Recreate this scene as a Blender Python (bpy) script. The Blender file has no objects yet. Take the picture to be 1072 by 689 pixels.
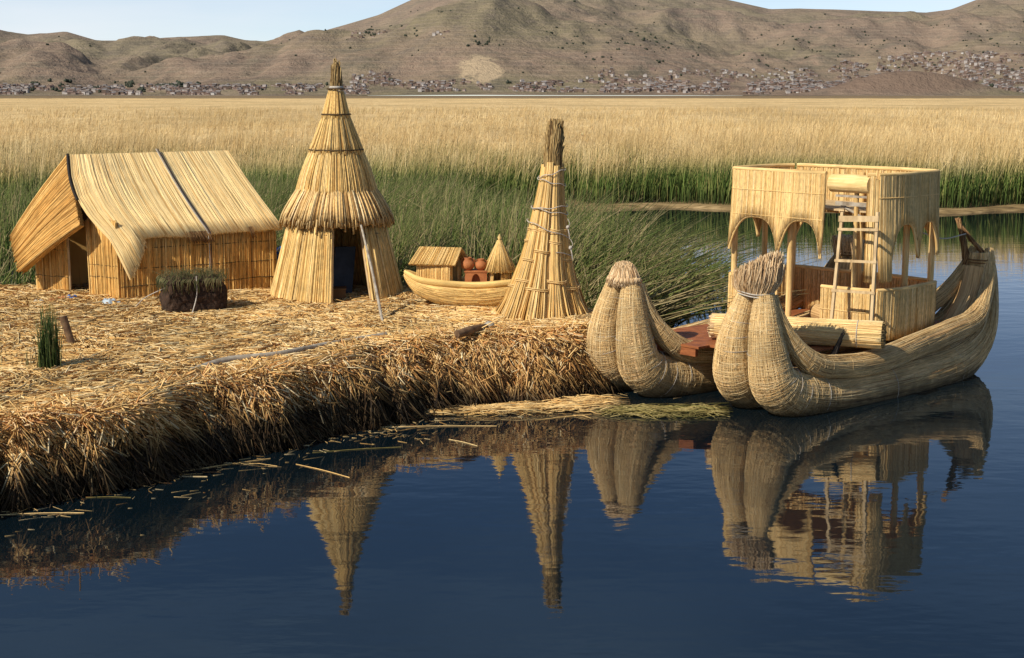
import bpy, math, random
import numpy as np
from math import radians as R, sin, cos, pi
rng = np.random.default_rng(7); random.seed(7)
sc = bpy.context.scene
COL = sc.collection
V = lambda *a: np.array(a, float)

# ------------------------------------------------------------------ camera model
CAMZ = 3.8; F = 1500.0; PW, PH = 1072.0, 689.0
TH = math.atan(246.5 / F)
fwd = V(0, cos(TH), -sin(TH)); upv = V(0, sin(TH), cos(TH)); rt = V(1, 0, 0); C0 = V(0, 0, CAMZ)
def ray(px, py): return fwd * F + rt * (px - PW / 2) + upv * (PH / 2 - py)
def at(px, py, z=0.0):
    d = ray(px, py); return C0 + d * ((z - CAMZ) / d[2])
def atY(px, py, Y):
    d = ray(px, py); return C0 + d * (Y / d[1])

# ------------------------------------------------------------------ numpy noise
_tab = rng.random((256, 256))
def vnoise(x, y):
    xi = np.floor(x).astype(int); yi = np.floor(y).astype(int); fx = x - xi; fy = y - yi
    fx = fx * fx * (3 - 2 * fx); fy = fy * fy * (3 - 2 * fy)
    g = lambda a, b: _tab[a & 255, b & 255]
    return (g(xi, yi) * (1 - fx) + g(xi + 1, yi) * fx) * (1 - fy) + (g(xi, yi + 1) * (1 - fx) + g(xi + 1, yi + 1) * fx) * fy
def fbm(x, y, o=4):
    x = np.asarray(x, float); y = np.asarray(y, float); s = 0; a = .5
    for k in range(o): s = s + a * vnoise(x + 17 * k, y + 31 * k); x = x * 2.03; y = y * 2.03; a *= .5
    return s / (1 - .5 ** o)
def nrmz(a): return a / np.maximum(np.linalg.norm(a, axis=-1, keepdims=True), 1e-9)

# ------------------------------------------------------------------ mesh builder
class MB:
    def __init__(s): s.v = []; s.q = []; s.t = []; s.r = []; s.l = []; s.n = 0; s.f = []
    def add(s, v, q=None, t=None, rnd=0.5, suv=None):
        v = np.asarray(v, float).reshape(-1, 3); m = len(v)
        s.v.append(v)
        if q is not None and len(q): s.q.append(np.asarray(q, int).reshape(-1, 4) + s.n)
        if t is not None and len(t): s.t.append(np.asarray(t, int).reshape(-1, 3) + s.n)
        s.r.append(np.broadcast_to(np.asarray(rnd, float), (m,)).copy())
        s.l.append(np.zeros((m, 3)) if suv is None else np.asarray(suv, float).reshape(-1, 3))
        s.n += m
    def stalks(s, P, W, rnd=None, sides=3, lenv=None):
        P = np.asarray(P, float); N, K, _ = P.shape
        W = np.broadcast_to(np.asarray(W, float).reshape(-1, 1) if np.ndim(W) == 1 else W, (N, K))
        T = np.empty_like(P); T[:, 1:-1] = P[:, 2:] - P[:, :-2]; T[:, 0] = P[:, 1] - P[:, 0]; T[:, -1] = P[:, -1] - P[:, -2]
        T = nrmz(T); D = nrmz(P[:, -1] - P[:, 0])
        ref = np.where(np.abs(D[:, 2:3]) > .8, V(1, 0.13, 0), V(0.1, 0, 1.)); ref = ref[:, None, :]
        A = nrmz(np.cross(T, np.broadcast_to(ref, T.shape))); B = np.cross(T, A)
        ph = rng.random(N) * 2 * pi
        if rnd is None: rnd = rng.random(N)
        vs = []
        for k in range(sides):
            a = (ph + 2 * pi * k / sides)[:, None, None]
            vs.append(P + (A * np.cos(a) + B * np.sin(a)) * W[..., None])
        vv = np.stack(vs, 2)                                   # N,K,sides,3
        idx = np.arange(N * K * sides).reshape(N, K, sides)
        nx = np.roll(idx, -1, 2)
        q = np.stack([idx[:, :-1], nx[:, :-1], nx[:, 1:], idx[:, 1:]], -1).reshape(-1, 4)
        tt = np.broadcast_to(np.linspace(0, 1, K)[None, :, None], (N, K, sides))
        rr = np.broadcast_to(np.asarray(rnd)[:, None, None], (N, K, sides))
        suv = np.stack([tt, rr * 37, rr], -1)
        s.add(vv, q, None, rr.reshape(-1), suv)
        if sides == 3:
            s.t.append((idx[:, -1, :]).reshape(-1, 3) + s.n - len(rr.reshape(-1)))
    def grid(s, P, cu=False, rnd=.5, suv=None, flip=False):
        P = np.asarray(P, float); m, n, _ = P.shape
        idx = np.arange(m * n).reshape(m, n)
        i2 = np.roll(idx, -1, 1) if cu else idx[:, 1:]
        i1 = idx if cu else idx[:, :-1]
        q = np.stack([i1[:-1], i2[:-1], i2[1:], i1[1:]], -1).reshape(-1, 4)
        if flip: q = q[:, ::-1]
        s.add(P, q, None, rnd if np.ndim(rnd) == 0 else np.asarray(rnd).reshape(-1), suv)
    def tube(s, pts, rad, seg=20, sub=1, caps=True, rnd=.5, squash=1.0, rn=0.0, ref=None, bind=None, wob=3.0):
        """pts control points (smoothed), rad radii; suv = (length, circumference, bind)"""
        pts = np.asarray(pts, float); rad = np.asarray(rad, float) * np.ones(len(pts))
        b = np.asarray(bind if bind is not None else 0., float) * np.ones(len(pts))
        if sub > 1:
            pts, rad, b = smooth(pts, sub), smooth(rad[:, None], sub)[:, 0], smooth(b[:, None], sub)[:, 0]
        K = len(pts); T = np.gradient(pts, axis=0); T = nrmz(T)
        rf = V(0, 0, 1) if ref is None else np.asarray(ref, float)
        if ref is None and abs(T[:, 2]).mean() > .8: rf = V(1, .1, 0)
        A = nrmz(np.cross(T, rf)); 
        for k in range(1, K):
            if (A[k] * A[k - 1]).sum() < 0: A[k] *= -1
        B = np.cross(T, A)
        L = np.concatenate([[0], np.cumsum(np.linalg.norm(np.diff(pts, axis=0), axis=1))])
        a = np.linspace(0, 2 * pi, seg, endpoint=False)
        o = random.random() * 50
        rr = rad[:, None] * (1 + rn * (fbm(L[:, None] * wob + o, np.cos(a)[None] * 1.3 + 9 + np.sin(a)[None], 3) - .5) * 2)
        P = pts[:, None] + (A[:, None] * np.cos(a)[None, :, None] + B[:, None] * np.sin(a)[None, :, None] * squash) * rr[..., None]
        suv = np.stack([np.broadcast_to(L[:, None] + o, (K, seg)), np.broadcast_to(a[None] * rad.max() + o, (K, seg)), np.broadcast_to(b[:, None], (K, seg))], -1)
        s.grid(P, True, rnd, suv)
        if caps:
            for e, f in ((0, 1), (-1, 0)):
                base = s.n; ring = P[e]; c = pts[e]
                s.add(np.vstack([ring, c]), None, [[(k + 1) % seg, k, seg] if f else [k, (k + 1) % seg, seg] for k in range(seg)], rnd,
                      np.vstack([suv[e], suv[e].mean(0)]))
        return P
    def box(s, o, ax, ay, az, rnd=.5):
        o, ax, ay, az = map(lambda a: np.asarray(a, float), (o, ax, ay, az))
        c = [o, o + ax, o + ax + ay, o + ay]; c = c + [p + az for p in c]
        L = [np.linalg.norm(k) for k in (ax, ay, az)]
        fs = [[0, 3, 2, 1], [4, 5, 6, 7], [0, 1, 5, 4], [1, 2, 6, 5], [2, 3, 7, 6], [3, 0, 4, 7]]
        for f in fs:
            s.add([c[i] for i in f], [[0, 1, 2, 3]], None, rnd, [[0, 0, 0], [L[0], 0, 0], [L[0], L[1], 0], [0, L[1], 0]])
    def sphere(s, c, r, seg=20, rings=12, sz=1., prof=None, rnd=.5, n=0.):
        th = np.linspace(0, pi, rings); a = np.linspace(0, 2 * pi, seg, endpoint=False)
        rad = np.sin(th)
        jj = 1 + n * (rng.random((rings, seg)) - .5)
        P = np.stack([np.cos(a)[None] * rad[:, None] * jj, np.sin(a)[None] * rad[:, None] * jj, -np.cos(th)[:, None] * sz * np.ones(seg)[None] * jj], -1) * r + np.asarray(c)
        s.grid(P, True, rnd)
    def lathe(s, c, zs, rs, seg=28, rnd=.5, a0=0, a1=2 * pi):
        a = np.linspace(a0, a1, seg, endpoint=(abs(a1 - a0 - 2 * pi) > 1e-6))
        zs = np.asarray(zs, float); rs = np.asarray(rs, float)
        P = np.stack([np.cos(a)[None] * rs[:, None], np.sin(a)[None] * rs[:, None], zs[:, None] * np.ones(len(a))[None]], -1) + np.asarray(c)
        suv = np.stack([zs[:, None] * np.ones(len(a)), a[None] * rs.max() * np.ones(len(zs))[:, None], 0 * zs[:, None] * a[None]], -1)
        s.grid(P, abs(a1 - a0 - 2 * pi) < 1e-6, rnd, suv)
    def build(s, name, mat, root=None, parent=None, smooth=False):
        v = np.concatenate(s.v) if s.v else np.zeros((0, 3))
        loc = V(*root.location) if root is not None else v.mean(0) * V(1, 1, 0) + V(0, 0, v[:, 2].min())
        v = v - loc
        q = np.concatenate(s.q) if s.q else np.zeros((0, 4), int); t = np.concatenate(s.t) if s.t else np.zeros((0, 3), int)
        me = bpy.data.meshes.new(name)
        me.vertices.add(len(v)); me.vertices.foreach_set('co', v.astype(np.float32).ravel())
        me.loops.add(len(q) * 4 + len(t) * 3); me.polygons.add(len(q) + len(t))
        me.loops.foreach_set('vertex_index', np.concatenate([q.ravel(), t.ravel()]).astype(np.int32))
        st = np.concatenate([np.arange(len(q)) * 4, len(q) * 4 + np.arange(len(t)) * 3]).astype(np.int32)
        me.polygons.foreach_set('loop_start', st)
        me.update(calc_edges=True)
        if smooth: me.polygons.foreach_set('use_smooth', np.ones(len(me.polygons), bool))
        a = me.attributes.new('rnd', 'FLOAT', 'POINT'); a.data.foreach_set('value', np.concatenate(s.r).astype(np.float32))
        a = me.attributes.new('suv', 'FLOAT_VECTOR', 'POINT'); a.data.foreach_set('vector', np.concatenate(s.l).astype(np.float32).ravel())
        me.materials.append(mat)
        o = bpy.data.objects.new(name, me); COL.objects.link(o)
        if root is not None: o.parent = parent or root
        else: o.location = loc
        return o

def smooth(P, sub):
    """Catmull-Rom"""
    P = np.asarray(P, float); n = len(P)
    E = np.vstack([2 * P[0] - P[1], P, 2 * P[-1] - P[-2]]); out = []
    for i in range(n - 1):
        p0, p1, p2, p3 = E[i:i + 4]
        for k in range(sub):
            t = k / sub
            out.append(.5 * ((2 * p1) + (-p0 + p2) * t + (2 * p0 - 5 * p1 + 4 * p2 - p3) * t * t + (-p0 + 3 * p1 - 3 * p2 + p3) * t ** 3))
    out.append(P[-1]); return np.array(out)
def thing(name, label, cat, loc, group=None):
    o = bpy.data.objects.new(name, None); COL.objects.link(o); o.location = loc; o.empty_display_size = .2
    o['label'] = label; o['category'] = cat
    if group: o['group'] = group
    bpy.context.view_layer.update()
    return o
def tag(o, label, cat, group=None, kind=None):
    o['label'] = label; o['category'] = cat
    if group: o['group'] = group
    if kind: o['kind'] = kind
    return o
def struct(o): o['kind'] = 'structure'; return o

# ------------------------------------------------------------------ materials
class N:
    def __init__(s, name):
        s.m = bpy.data.materials.new(name); s.m.use_nodes = True; s.t = s.m.node_tree; s.n = s.t.nodes; s.l = s.t.links
        s.b = s.n['Principled BSDF']; s.b.inputs['Roughness'].default_value = .75
        s.b.inputs['Specular IOR Level'].default_value = .25
    def new(s, ty, **k):
        n = s.n.new(ty)
        for a, b in k.items(): setattr(n, a, b)
        return n
    def link(s, a, b): s.l.new(a, b)
    def attr(s, n): return s.new('ShaderNodeAttribute', attribute_name=n)
    def noise(s, vec, scale, detail=4, rough=.55, dim='3D'):
        n = s.new('ShaderNodeTexNoise'); n.inputs['Scale'].default_value = scale; n.inputs['Detail'].default_value = detail; n.inputs['Roughness'].default_value = rough
        if vec is not None: s.link(vec, n.inputs['Vector'])
        return n.outputs['Fac']
    def mapv(s, vec, sc_): 
        m = s.new('ShaderNodeVectorMath', operation='MULTIPLY'); s.link(vec, m.inputs[0]); m.inputs[1].default_value = sc_; return m.outputs[0]
    def ramp(s, fac, stops):
        r = s.new('ShaderNodeValToRGB'); e = r.color_ramp.elements
        while len(e) < len(stops): e.new(.5)
        for k, (p, c) in enumerate(stops): e[k].position = p; e[k].color = (*c, 1) if len(c) == 3 else c
        s.link(fac, r.inputs[0]); return r.outputs[0]
    def mr(s, fac, a, b, c=0., d=1.):
        m = s.new('ShaderNodeMapRange'); m.inputs[1].default_value = a; m.inputs[2].default_value = b; m.inputs[3].default_value = c; m.inputs[4].default_value = d
        s.link(fac, m.inputs[0]); return m.outputs[0]
    def mix(s, fac, a, b, mode='MIX'):
        m = s.new('ShaderNodeMix', data_type='RGBA', blend_type=mode)
        for sock, v in ((m.inputs[0], fac), (m.inputs[6], a), (m.inputs[7], b)):
            if isinstance(v, (int, float)): sock.default_value = v
            elif isinstance(v, tuple): sock.default_value = (*v, 1)
            else: s.link(v, sock)
        return m.outputs[2]
    def math(s, op, a, b=None):
        m = s.new('ShaderNodeMath', operation=op)
        for k, v in enumerate((a, b)):
            if v is None: continue
            if isinstance(v, (int, float)): m.inputs[k].default_value = v
            else: s.link(v, m.inputs[k])
        return m.outputs[0]
    def bump(s, h, dist, strength=1.):
        b = s.new('ShaderNodeBump'); b.inputs['Distance'].default_value = dist; b.inputs['Strength'].default_value = strength
        s.link(h, b.inputs['Height']); s.link(b.outputs[0], s.b.inputs['Normal'])
    def col(s, c): s.link(c, s.b.inputs['Base Color'])
    def pos(s): return s.new('ShaderNodeNewGeometry').outputs['Position']

def m_stalk(name, cols, tipdark=None, wet=False, big=(.75, 1.12), bigscale=1.3, tr=0., rough=.7, spots=.25):
    """reed stalks: colour by stalk (rnd), blotches along each stalk, large-scale patches"""
    if 'green' not in name and 'grass' not in name: cols = [(min(.98, a ** .72 * 1.10), b ** .86 * .98, c_ * .92) for a, b, c_ in cols]
    m = N(name); r = m.attr('rnd').outputs['Fac']; suv = m.attr('suv').outputs['Vector']
    c = m.ramp(r, [(k / (len(cols) - 1), cc) for k, cc in enumerate(cols)])
    b = m.noise(m.pos(), bigscale, 4); k = m.mr(b, .3, .7, *big)
    sp = m.noise(m.mapv(suv, (6, 1, 0)), 1.6, 3); k2 = m.mr(sp, .25, .6, 1 - spots * 2, 1.05)
    kk = m.math('MULTIPLY', k, k2)
    if tipdark:
        sx = m.new('ShaderNodeSeparateXYZ'); m.link(suv, sx.inputs[0]); kk = m.math('MULTIPLY', kk, m.mr(sx.outputs[0], tipdark[0], tipdark[1], 1, tipdark[2]))
    if wet:
        pz = m.new('ShaderNodeSeparateXYZ'); m.link(m.pos(), pz.inputs[0]); zz = m.math('ADD', pz.outputs[2], m.math('MULTIPLY', m.math('SUBTRACT', m.noise(m.pos(), 5, 4), .5), .22)); kk = m.math('MULTIPLY', kk, m.mr(zz, .03, .24, .22, 1))
    cm = m.new('ShaderNodeCombineColor'); [m.link(kk, cm.inputs[i]) for i in range(3)]
    m.col(m.mix(1., c, cm.outputs[0], 'MULTIPLY')); m.b.inputs['Roughness'].default_value = rough
    if tr: 
        tb = m.new('ShaderNodeBsdfTranslucent'); m.link(m.mix(1., c, cm.outputs[0], 'MULTIPLY'), tb.inputs[0])
        ms = m.new('ShaderNodeMixShader'); ms.inputs[0].default_value = tr; m.link(m.b.outputs[0], ms.inputs[1]); m.link(tb.outputs[0], ms.inputs[2])
        m.link(ms.outputs[0], m.n['Material Output'].inputs[0])
    return m.m
def m_skin(name, c1, c2, c3, streak=95., bindpitch=.032, bump=.006, wet=False):
    """wrapped reed bundle: streaks along the bundle, fine cross binding where suv.z > 0"""
    c1, c2, c3 = [(min(.95, a * 1.16), b * 1.06, c_ * .92) for a, b, c_ in (c1, c2, c3)]
    m = N(name); suv = m.attr('suv').outputs['Vector']
    s1 = m.noise(m.mapv(suv, (1.6, streak, 0)), 1., 3); s2 = m.noise(m.mapv(suv, (5, 22, 0)), 1., 4)
    big = m.noise(m.pos(), 2.2, 5)
    c = m.ramp(s1, [(.28, c3), (.45, c2), (.62, c1)])
    c = m.mix(m.mr(s2, .5, .72, 0, .5), c, c3); c = m.mix(m.mr(big, .5, .7, 0, .5), c, tuple(.45 * a for a in c2)); st = m.noise(m.mapv(suv, (1.1, 5, 0)), 1., 5, .7); c = m.mix(m.mr(st, .54, .68, 0, .4), c, tuple(1.4 * a for a in c3))
    sx = m.new('ShaderNodeSeparateXYZ'); m.link(suv, sx.inputs[0])
    wob = m.noise(m.mapv(suv, (4, 6, 0)), 1., 3)
    ph = m.math('ADD', m.math('MULTIPLY', sx.outputs[0], 2 * pi / bindpitch), m.math('MULTIPLY', wob, 9.))
    w = m.math('SINE', ph); line = m.mr(w, -.95, -.35, 1, 0)
    brk = m.noise(m.mapv(suv, (9, 14, 0)), 1., 3)
    lf = m.math('MULTIPLY', m.math('MULTIPLY', line, sx.outputs[2]), m.mr(brk, .36, .55, 0., 1))
    c = m.mix(m.math('MULTIPLY', lf, .45), c, tuple(.42 * a for a in c3))
    hi = m.math('MULTIPLY', m.math('MULTIPLY', m.mr(w, .4, .95, 0, 1), sx.outputs[2]), .25)
    c = m.mix(hi, c, (.62, .55, .42))
    px = m.new('ShaderNodeSeparateXYZ'); m.link(m.pos(), px.inputs[0])
    if wet:
        zz = m.math('ADD', px.outputs[2], m.math('MULTIPLY', m.math('SUBTRACT', big, .5), .25))
        c = m.mix(m.mr(zz, .05, .3, .8, 0), c, (.035, .028, .02))
    m.col(c)
    h = m.math('ADD', s1, m.math('MULTIPLY', m.math('MULTIPLY', w, sx.outputs[2]), .22)); h = m.math('ADD', h, s2)
    m.bump(h, bump); m.b.inputs['Roughness'].default_value = .65
    return m.m
def m_plain(name, c, c2=None, sc_=12, rough=.7, bump=.003, stretch=(1, 1, 1)):
    m = N(name); n = m.noise(m.mapv(m.pos(), stretch), sc_, 5); c2 = c2 or tuple(.6 * a for a in c)
    m.col(m.ramp(n, [(.3, c2), (.65, c)])); m.b.inputs['Roughness'].default_value = rough
    if bump: m.bump(n, bump)
    return m.m

M = {}
M['thatch'] = m_stalk('pale_thatch', [(.52, .37, .16), (.80, .62, .31), (.88, .72, .40), (.90, .76, .45), (.85, .68, .35), (.92, .79, .49)], spots=.14, big=(.95, 1.08))
M['wall'] = m_stalk('golden_reed_wall', [(.44, .24, .07), (.68, .43, .14), (.78, .51, .19), (.70, .44, .15), (.84, .62, .27)], big=(.75, 1.1))
M['flap'] = m_stalk('ochre_thatch', [(.22, .115, .03), (.56, .35, .12), (.66, .43, .16), (.74, .52, .22)], big=(.8, 1.1))
M['cone'] = m_stalk('conical_thatch', [(.20, .12, .035), (.54, .40, .16), (.70, .55, .25), (.62, .46, .19), (.82, .69, .37)], big=(.85, 1.12), spots=.25)
M['skirt'] = m_stalk('ragged_skirt_thatch', [(.14, .09, .035), (.52, .39, .18), (.72, .58, .31), (.58, .43, .20), (.82, .70, .43)], tipdark=(.6, 1, .7))
M['tuftdark'] = m_stalk('brown_reed_flower', [(.06, .055, .03), (.16, .14, .07), (.26, .23, .12), (.38, .34, .19)])
M['tuft'] = m_stalk('frayed_reed_tuft', [(.30, .21, .12), (.62, .48, .30), (.74, .60, .40), (.84, .71, .50)], tipdark=(.7, 1, .85))
M['litter'] = m_stalk('dry_reed_litter', [(.14, .06, .02), (.50, .33, .13), (.72, .54, .25), (.82, .65, .34), (.66, .43, .16), (.86, .71, .40), (.88, .76, .48)], big=(.72, 1.12), bigscale=.9, spots=.2)
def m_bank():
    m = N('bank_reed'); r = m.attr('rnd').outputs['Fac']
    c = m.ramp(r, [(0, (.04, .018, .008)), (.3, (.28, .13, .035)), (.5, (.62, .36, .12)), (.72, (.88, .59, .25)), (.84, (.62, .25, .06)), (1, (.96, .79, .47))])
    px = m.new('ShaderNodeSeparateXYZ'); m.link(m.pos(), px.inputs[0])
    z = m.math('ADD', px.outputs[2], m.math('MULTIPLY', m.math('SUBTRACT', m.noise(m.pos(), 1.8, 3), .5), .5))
    z = m.math('SUBTRACT', z, m.mr(px.outputs[0], -1.5, .2, .20, 0)); c = m.mix(m.mr(z, .05, .32, .9, 0), c, (.02, .015, .01)); m.col(c); return m.m  # low stalks darkened in colour: shade of the undercut, plus wet reed
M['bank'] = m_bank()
M['bundle'] = m_stalk('cut_reed_bundle', [(.26, .15, .045), (.62, .44, .17), (.76, .57, .26), (.68, .50, .21), (.84, .68, .37)], big=(.8, 1.08))
M['hull'] = m_skin('bound_reed_hull', (.72, .54, .31), (.56, .38, .19), (.26, .15, .065), wet=True, streak=60, bindpitch=.024)
M['hulldark'] = m_skin('weathered_reed_gunwale', (.60, .43, .23), (.44, .29, .14), (.20, .12, .05), streak=60, bindpitch=.024, wet=False)
M['hullreed'] = m_stalk('loose_hull_reed', [(.18, .125, .06), (.54, .42, .21), (.75, .61, .34), (.65, .50, .26), (.87, .77, .50)], wet=True, big=(.66, 1.12), bigscale=2.2)
M['roll'] = m_skin('pale_reed_roll', (.84, .66, .36), (.74, .55, .26), (.50, .33, .13), streak=60)
M['minihull'] = m_skin('yellow_reed_hull', (.84, .64, .28), (.76, .55, .22), (.52, .34, .12), streak=60)
M['cabin'] = m_stalk('cabin_reed_screen', [(.34, .23, .085), (.68, .52, .24), (.80, .64, .33), (.74, .57, .28), (.86, .72, .43)], big=(.88, 1.08))
M['trim'] = m_skin('reed_rope_trim', (.78, .60, .31), (.66, .48, .22), (.36, .23, .09), streak=30)
M['inner'] = m_plain('dark_reed_lining', (.10, .06, .025), (.05, .03, .012), 30)
M['black'] = m_plain('dark_interior', (.02, .014, .01), (.01, .008, .006), 10)
M['rope'] = m_plain('pale_rope', (.55, .5, .44), (.35, .3, .24), 60)
M['blackrope'] = m_plain('blue_black_strap', (.03, .035, .06), (.015, .015, .02), 60)
M['wood'] = m_plain('weathered_wood', (.68, .50, .28), (.42, .28, .14), 14, stretch=(1, 1, .3))
M['greywood'] = m_plain('grey_driftwood', (.44, .38, .30), (.22, .17, .12), 10)
M['brownwood'] = m_plain('brown_stake_wood', (.20, .12, .065), (.10, .055, .03), 14)
M['deck'] = m_plain('red_brown_deck_board', (.36, .125, .045), (.20, .062, .025), 6, rough=.55, stretch=(1, 1, 5))
M['soil'] = m_plain('dark_peat', (.075, .042, .026), (.02, .012, .008), 14, bump=.05, rough=.95)
M['clay'] = m_plain('terracotta', (.46, .17, .06), (.30, .10, .035), 10)
M['bluecloth'] = m_plain('blue_cloth', (.03, .22, .62), (.02, .1, .35), 8)
M['redcloth'] = m_plain('red_cloth', (.45, .03, .03), (.2, .02, .03), 8)
M['palecloth'] = m_plain('pale_plastic_rag', (.55, .6, .62), (.25, .33, .42), 14)
M['stone'] = m_plain('pale_stone', (.5, .45, .38), (.3, .26, .2), 10)
M['board'] = m_plain('slate_blue_board', (.06, .08, .11), (.03, .04, .06), 6)
M['box'] = m_plain('brown_box', (.22, .11, .04), (.14, .07, .025), 6)
M['charred'] = m_plain('black_frayed_reed', (.03, .022, .018), (.01, .008, .006), 20)
M['darkreed'] = m_stalk('twisted_dark_reed', [(.03, .022, .014), (.12, .09, .05), (.32, .24, .14)])
M['grass'] = m_stalk('green_tuft', [(.03, .05, .015), (.07, .12, .025), (.12, .17, .04), (.20, .20, .07)], big=(.8, 1.1), tr=.25)
M['grassdry'] = m_stalk('dry_grass', [(.05, .07, .02), (.14, .15, .05), (.30, .24, .11), (.22, .15, .07)], tr=.15)
def m_reedgreen():
    m = N('green_totora'); r = m.attr('rnd').outputs['Fac']; suv = m.attr('suv').outputs['Vector']
    sx = m.new('ShaderNodeSeparateXYZ'); m.link(suv, sx.inputs[0])
    c = m.ramp(r, [(0, (.03, .055, .012)), (.25, (.09, .16, .03)), (.5, (.19, .28, .06)), (.74, (.34, .37, .11)), (.82, (.44, .36, .17)), (1, (.66, .52, .28))])
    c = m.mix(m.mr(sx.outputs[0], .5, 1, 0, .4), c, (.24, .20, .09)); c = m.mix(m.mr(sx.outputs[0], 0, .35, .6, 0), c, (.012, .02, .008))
    m.col(c); tb = m.new('ShaderNodeBsdfTranslucent'); m.link(c, tb.inputs[0]); ms = m.new('ShaderNodeMixShader'); ms.inputs[0].default_value = .25
    m.link(m.b.outputs[0], ms.inputs[1]); m.link(tb.outputs[0], ms.inputs[2]); m.link(ms.outputs[0], m.n['Material Output'].inputs[0]); return m.m
M['green'] = m_reedgreen()
def m_field():
    m = N('golden_reed_field'); r = m.attr('rnd').outputs['Fac']
    px = m.new('ShaderNodeSeparateXYZ'); m.link(m.pos(), px.inputs[0])
    n = m.noise(m.mapv(m.pos(), (.16, .16, 0)), 1., 4)
    z = m.math('ADD', px.outputs[2], m.math('MULTIPLY', m.math('SUBTRACT', n, .5), 1.3))
    z = m.math('ADD', z, m.math('MULTIPLY', m.math('SUBTRACT', r, .5), .35))
    gold = m.ramp(r, [(0, (.36, .21, .08)), (.35, (.70, .47, .20)), (.7, (.84, .60, .28)), (1, (.92, .72, .38))])
    green = m.ramp(r, [(0, (.05, .08, .016)), (.5, (.13, .20, .04)), (.85, (.23, .27, .07)), (1, (.42, .36, .13))])
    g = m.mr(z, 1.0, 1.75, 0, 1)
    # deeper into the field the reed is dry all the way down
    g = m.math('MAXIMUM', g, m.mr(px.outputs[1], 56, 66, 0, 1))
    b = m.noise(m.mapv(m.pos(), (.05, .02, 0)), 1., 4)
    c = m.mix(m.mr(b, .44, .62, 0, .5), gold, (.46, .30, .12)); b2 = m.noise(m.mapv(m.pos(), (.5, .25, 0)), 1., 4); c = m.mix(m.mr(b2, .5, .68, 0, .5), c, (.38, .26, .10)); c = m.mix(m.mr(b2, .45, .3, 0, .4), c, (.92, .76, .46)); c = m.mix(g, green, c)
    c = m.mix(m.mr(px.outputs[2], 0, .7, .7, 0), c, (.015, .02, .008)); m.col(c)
    return m.m
M['field'] = m_field()

# ------------------------------------------------------------------ world, sun, camera
SUND = nrmz(V(-.78, -.625, 0)); EL = R(40)
w = bpy.data.worlds.new('World'); sc.world = w; w.use_nodes = True
nt = w.node_tree; bg = nt.nodes['Background']; sky = nt.nodes.new('ShaderNodeTexSky'); sky.sky_type = 'NISHITA'
sky.sun_disc = False; sky.sun_elevation = EL; sky.sun_rotation = math.atan2(SUND[0], SUND[1]); sky.air_density = 1.0; sky.dust_density = 1.2; sky.ozone_density = 1.6; sky.altitude = 3800
tc = nt.nodes.new('ShaderNodeTexCoord'); mp = nt.nodes.new('ShaderNodeMapping'); mp.inputs['Scale'].default_value = (1.2, 1.2, 7)
nz = nt.nodes.new('ShaderNodeTexNoise'); nz.inputs['Scale'].default_value = 2.2; nz.inputs['Detail'].default_value = 7
cr = nt.nodes.new('ShaderNodeValToRGB'); cr.color_ramp.elements[0].position = .36; cr.color_ramp.elements[1].position = .72; cr.color_ramp.elements[0].color = (.22, .22, .22, 1)
cr.color_ramp.elements[1].color = (.7, .7, .7, 1)
mx = nt.nodes.new('ShaderNodeMix'); mx.data_type = 'RGBA'; mx.inputs[7].default_value = (7.4, 7.7, 8.2, 1)
nt.links.new(tc.outputs['Generated'], mp.inputs[0]); nt.links.new(mp.outputs[0], nz.inputs['Vector']); nt.links.new(nz.outputs['Fac'], cr.inputs[0])
nt.links.new(cr.outputs[0], mx.inputs[0]); nt.links.new(sky.outputs[0], mx.inputs[6]); 
sx_ = nt.nodes.new('ShaderNodeSeparateXYZ'); nt.links.new(tc.outputs['Generated'], sx_.inputs[0]); gr = nt.nodes.new('ShaderNodeValToRGB'); ge = gr.color_ramp.elements
ge[0].position = .0; ge[0].color = (1.0, .97, .93, 1); ge[1].position = .5; ge[1].color = (.28, .39, .52, 1); e3 = ge.new(.09); e3.color = (.97, .97, .97, 1); e4 = ge.new(.16); e4.color = (.42, .54, .68, 1); e5 = ge.new(.28); e5.color = (.23, .35, .50, 1)
nt.links.new(sx_.outputs[2], gr.inputs[0]); mm_ = nt.nodes.new('ShaderNodeMix'); mm_.data_type = 'RGBA'; mm_.blend_type = 'MULTIPLY'; mm_.inputs[0].default_value = 1
nt.links.new(mx.outputs[2], mm_.inputs[6]); nt.links.new(gr.outputs[0], mm_.inputs[7]); nt.links.new(mm_.outputs[2], bg.inputs[0])
bg.inputs[1].default_value = .125
sun = bpy.data.lights.new('sun', 'SUN'); sun.energy = 5.0; sun.angle = R(.5); sun.color = (1, .93, .79)
so = bpy.data.objects.new('sun', sun); COL.objects.link(so)
import mathutils
sd = V(SUND[0] * cos(EL), SUND[1] * cos(EL), sin(EL))
so.rotation_euler = mathutils.Vector(sd).to_track_quat('Z', 'Y').to_euler(); so.location = (-20, -20, 30)
cam = bpy.data.cameras.new('camera'); co = bpy.data.objects.new('camera', cam); COL.objects.link(co); sc.camera = co
cam.sensor_width = 36; cam.lens = F / PW * 36; cam.clip_end = 30000; cam.clip_start = .1
co.location = C0; co.rotation_euler = (pi / 2 - TH, 0, 0)
sc.view_settings.view_transform = 'Standard'; sc.view_settings.look = 'None'; sc.view_settings.exposure = 0

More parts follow.
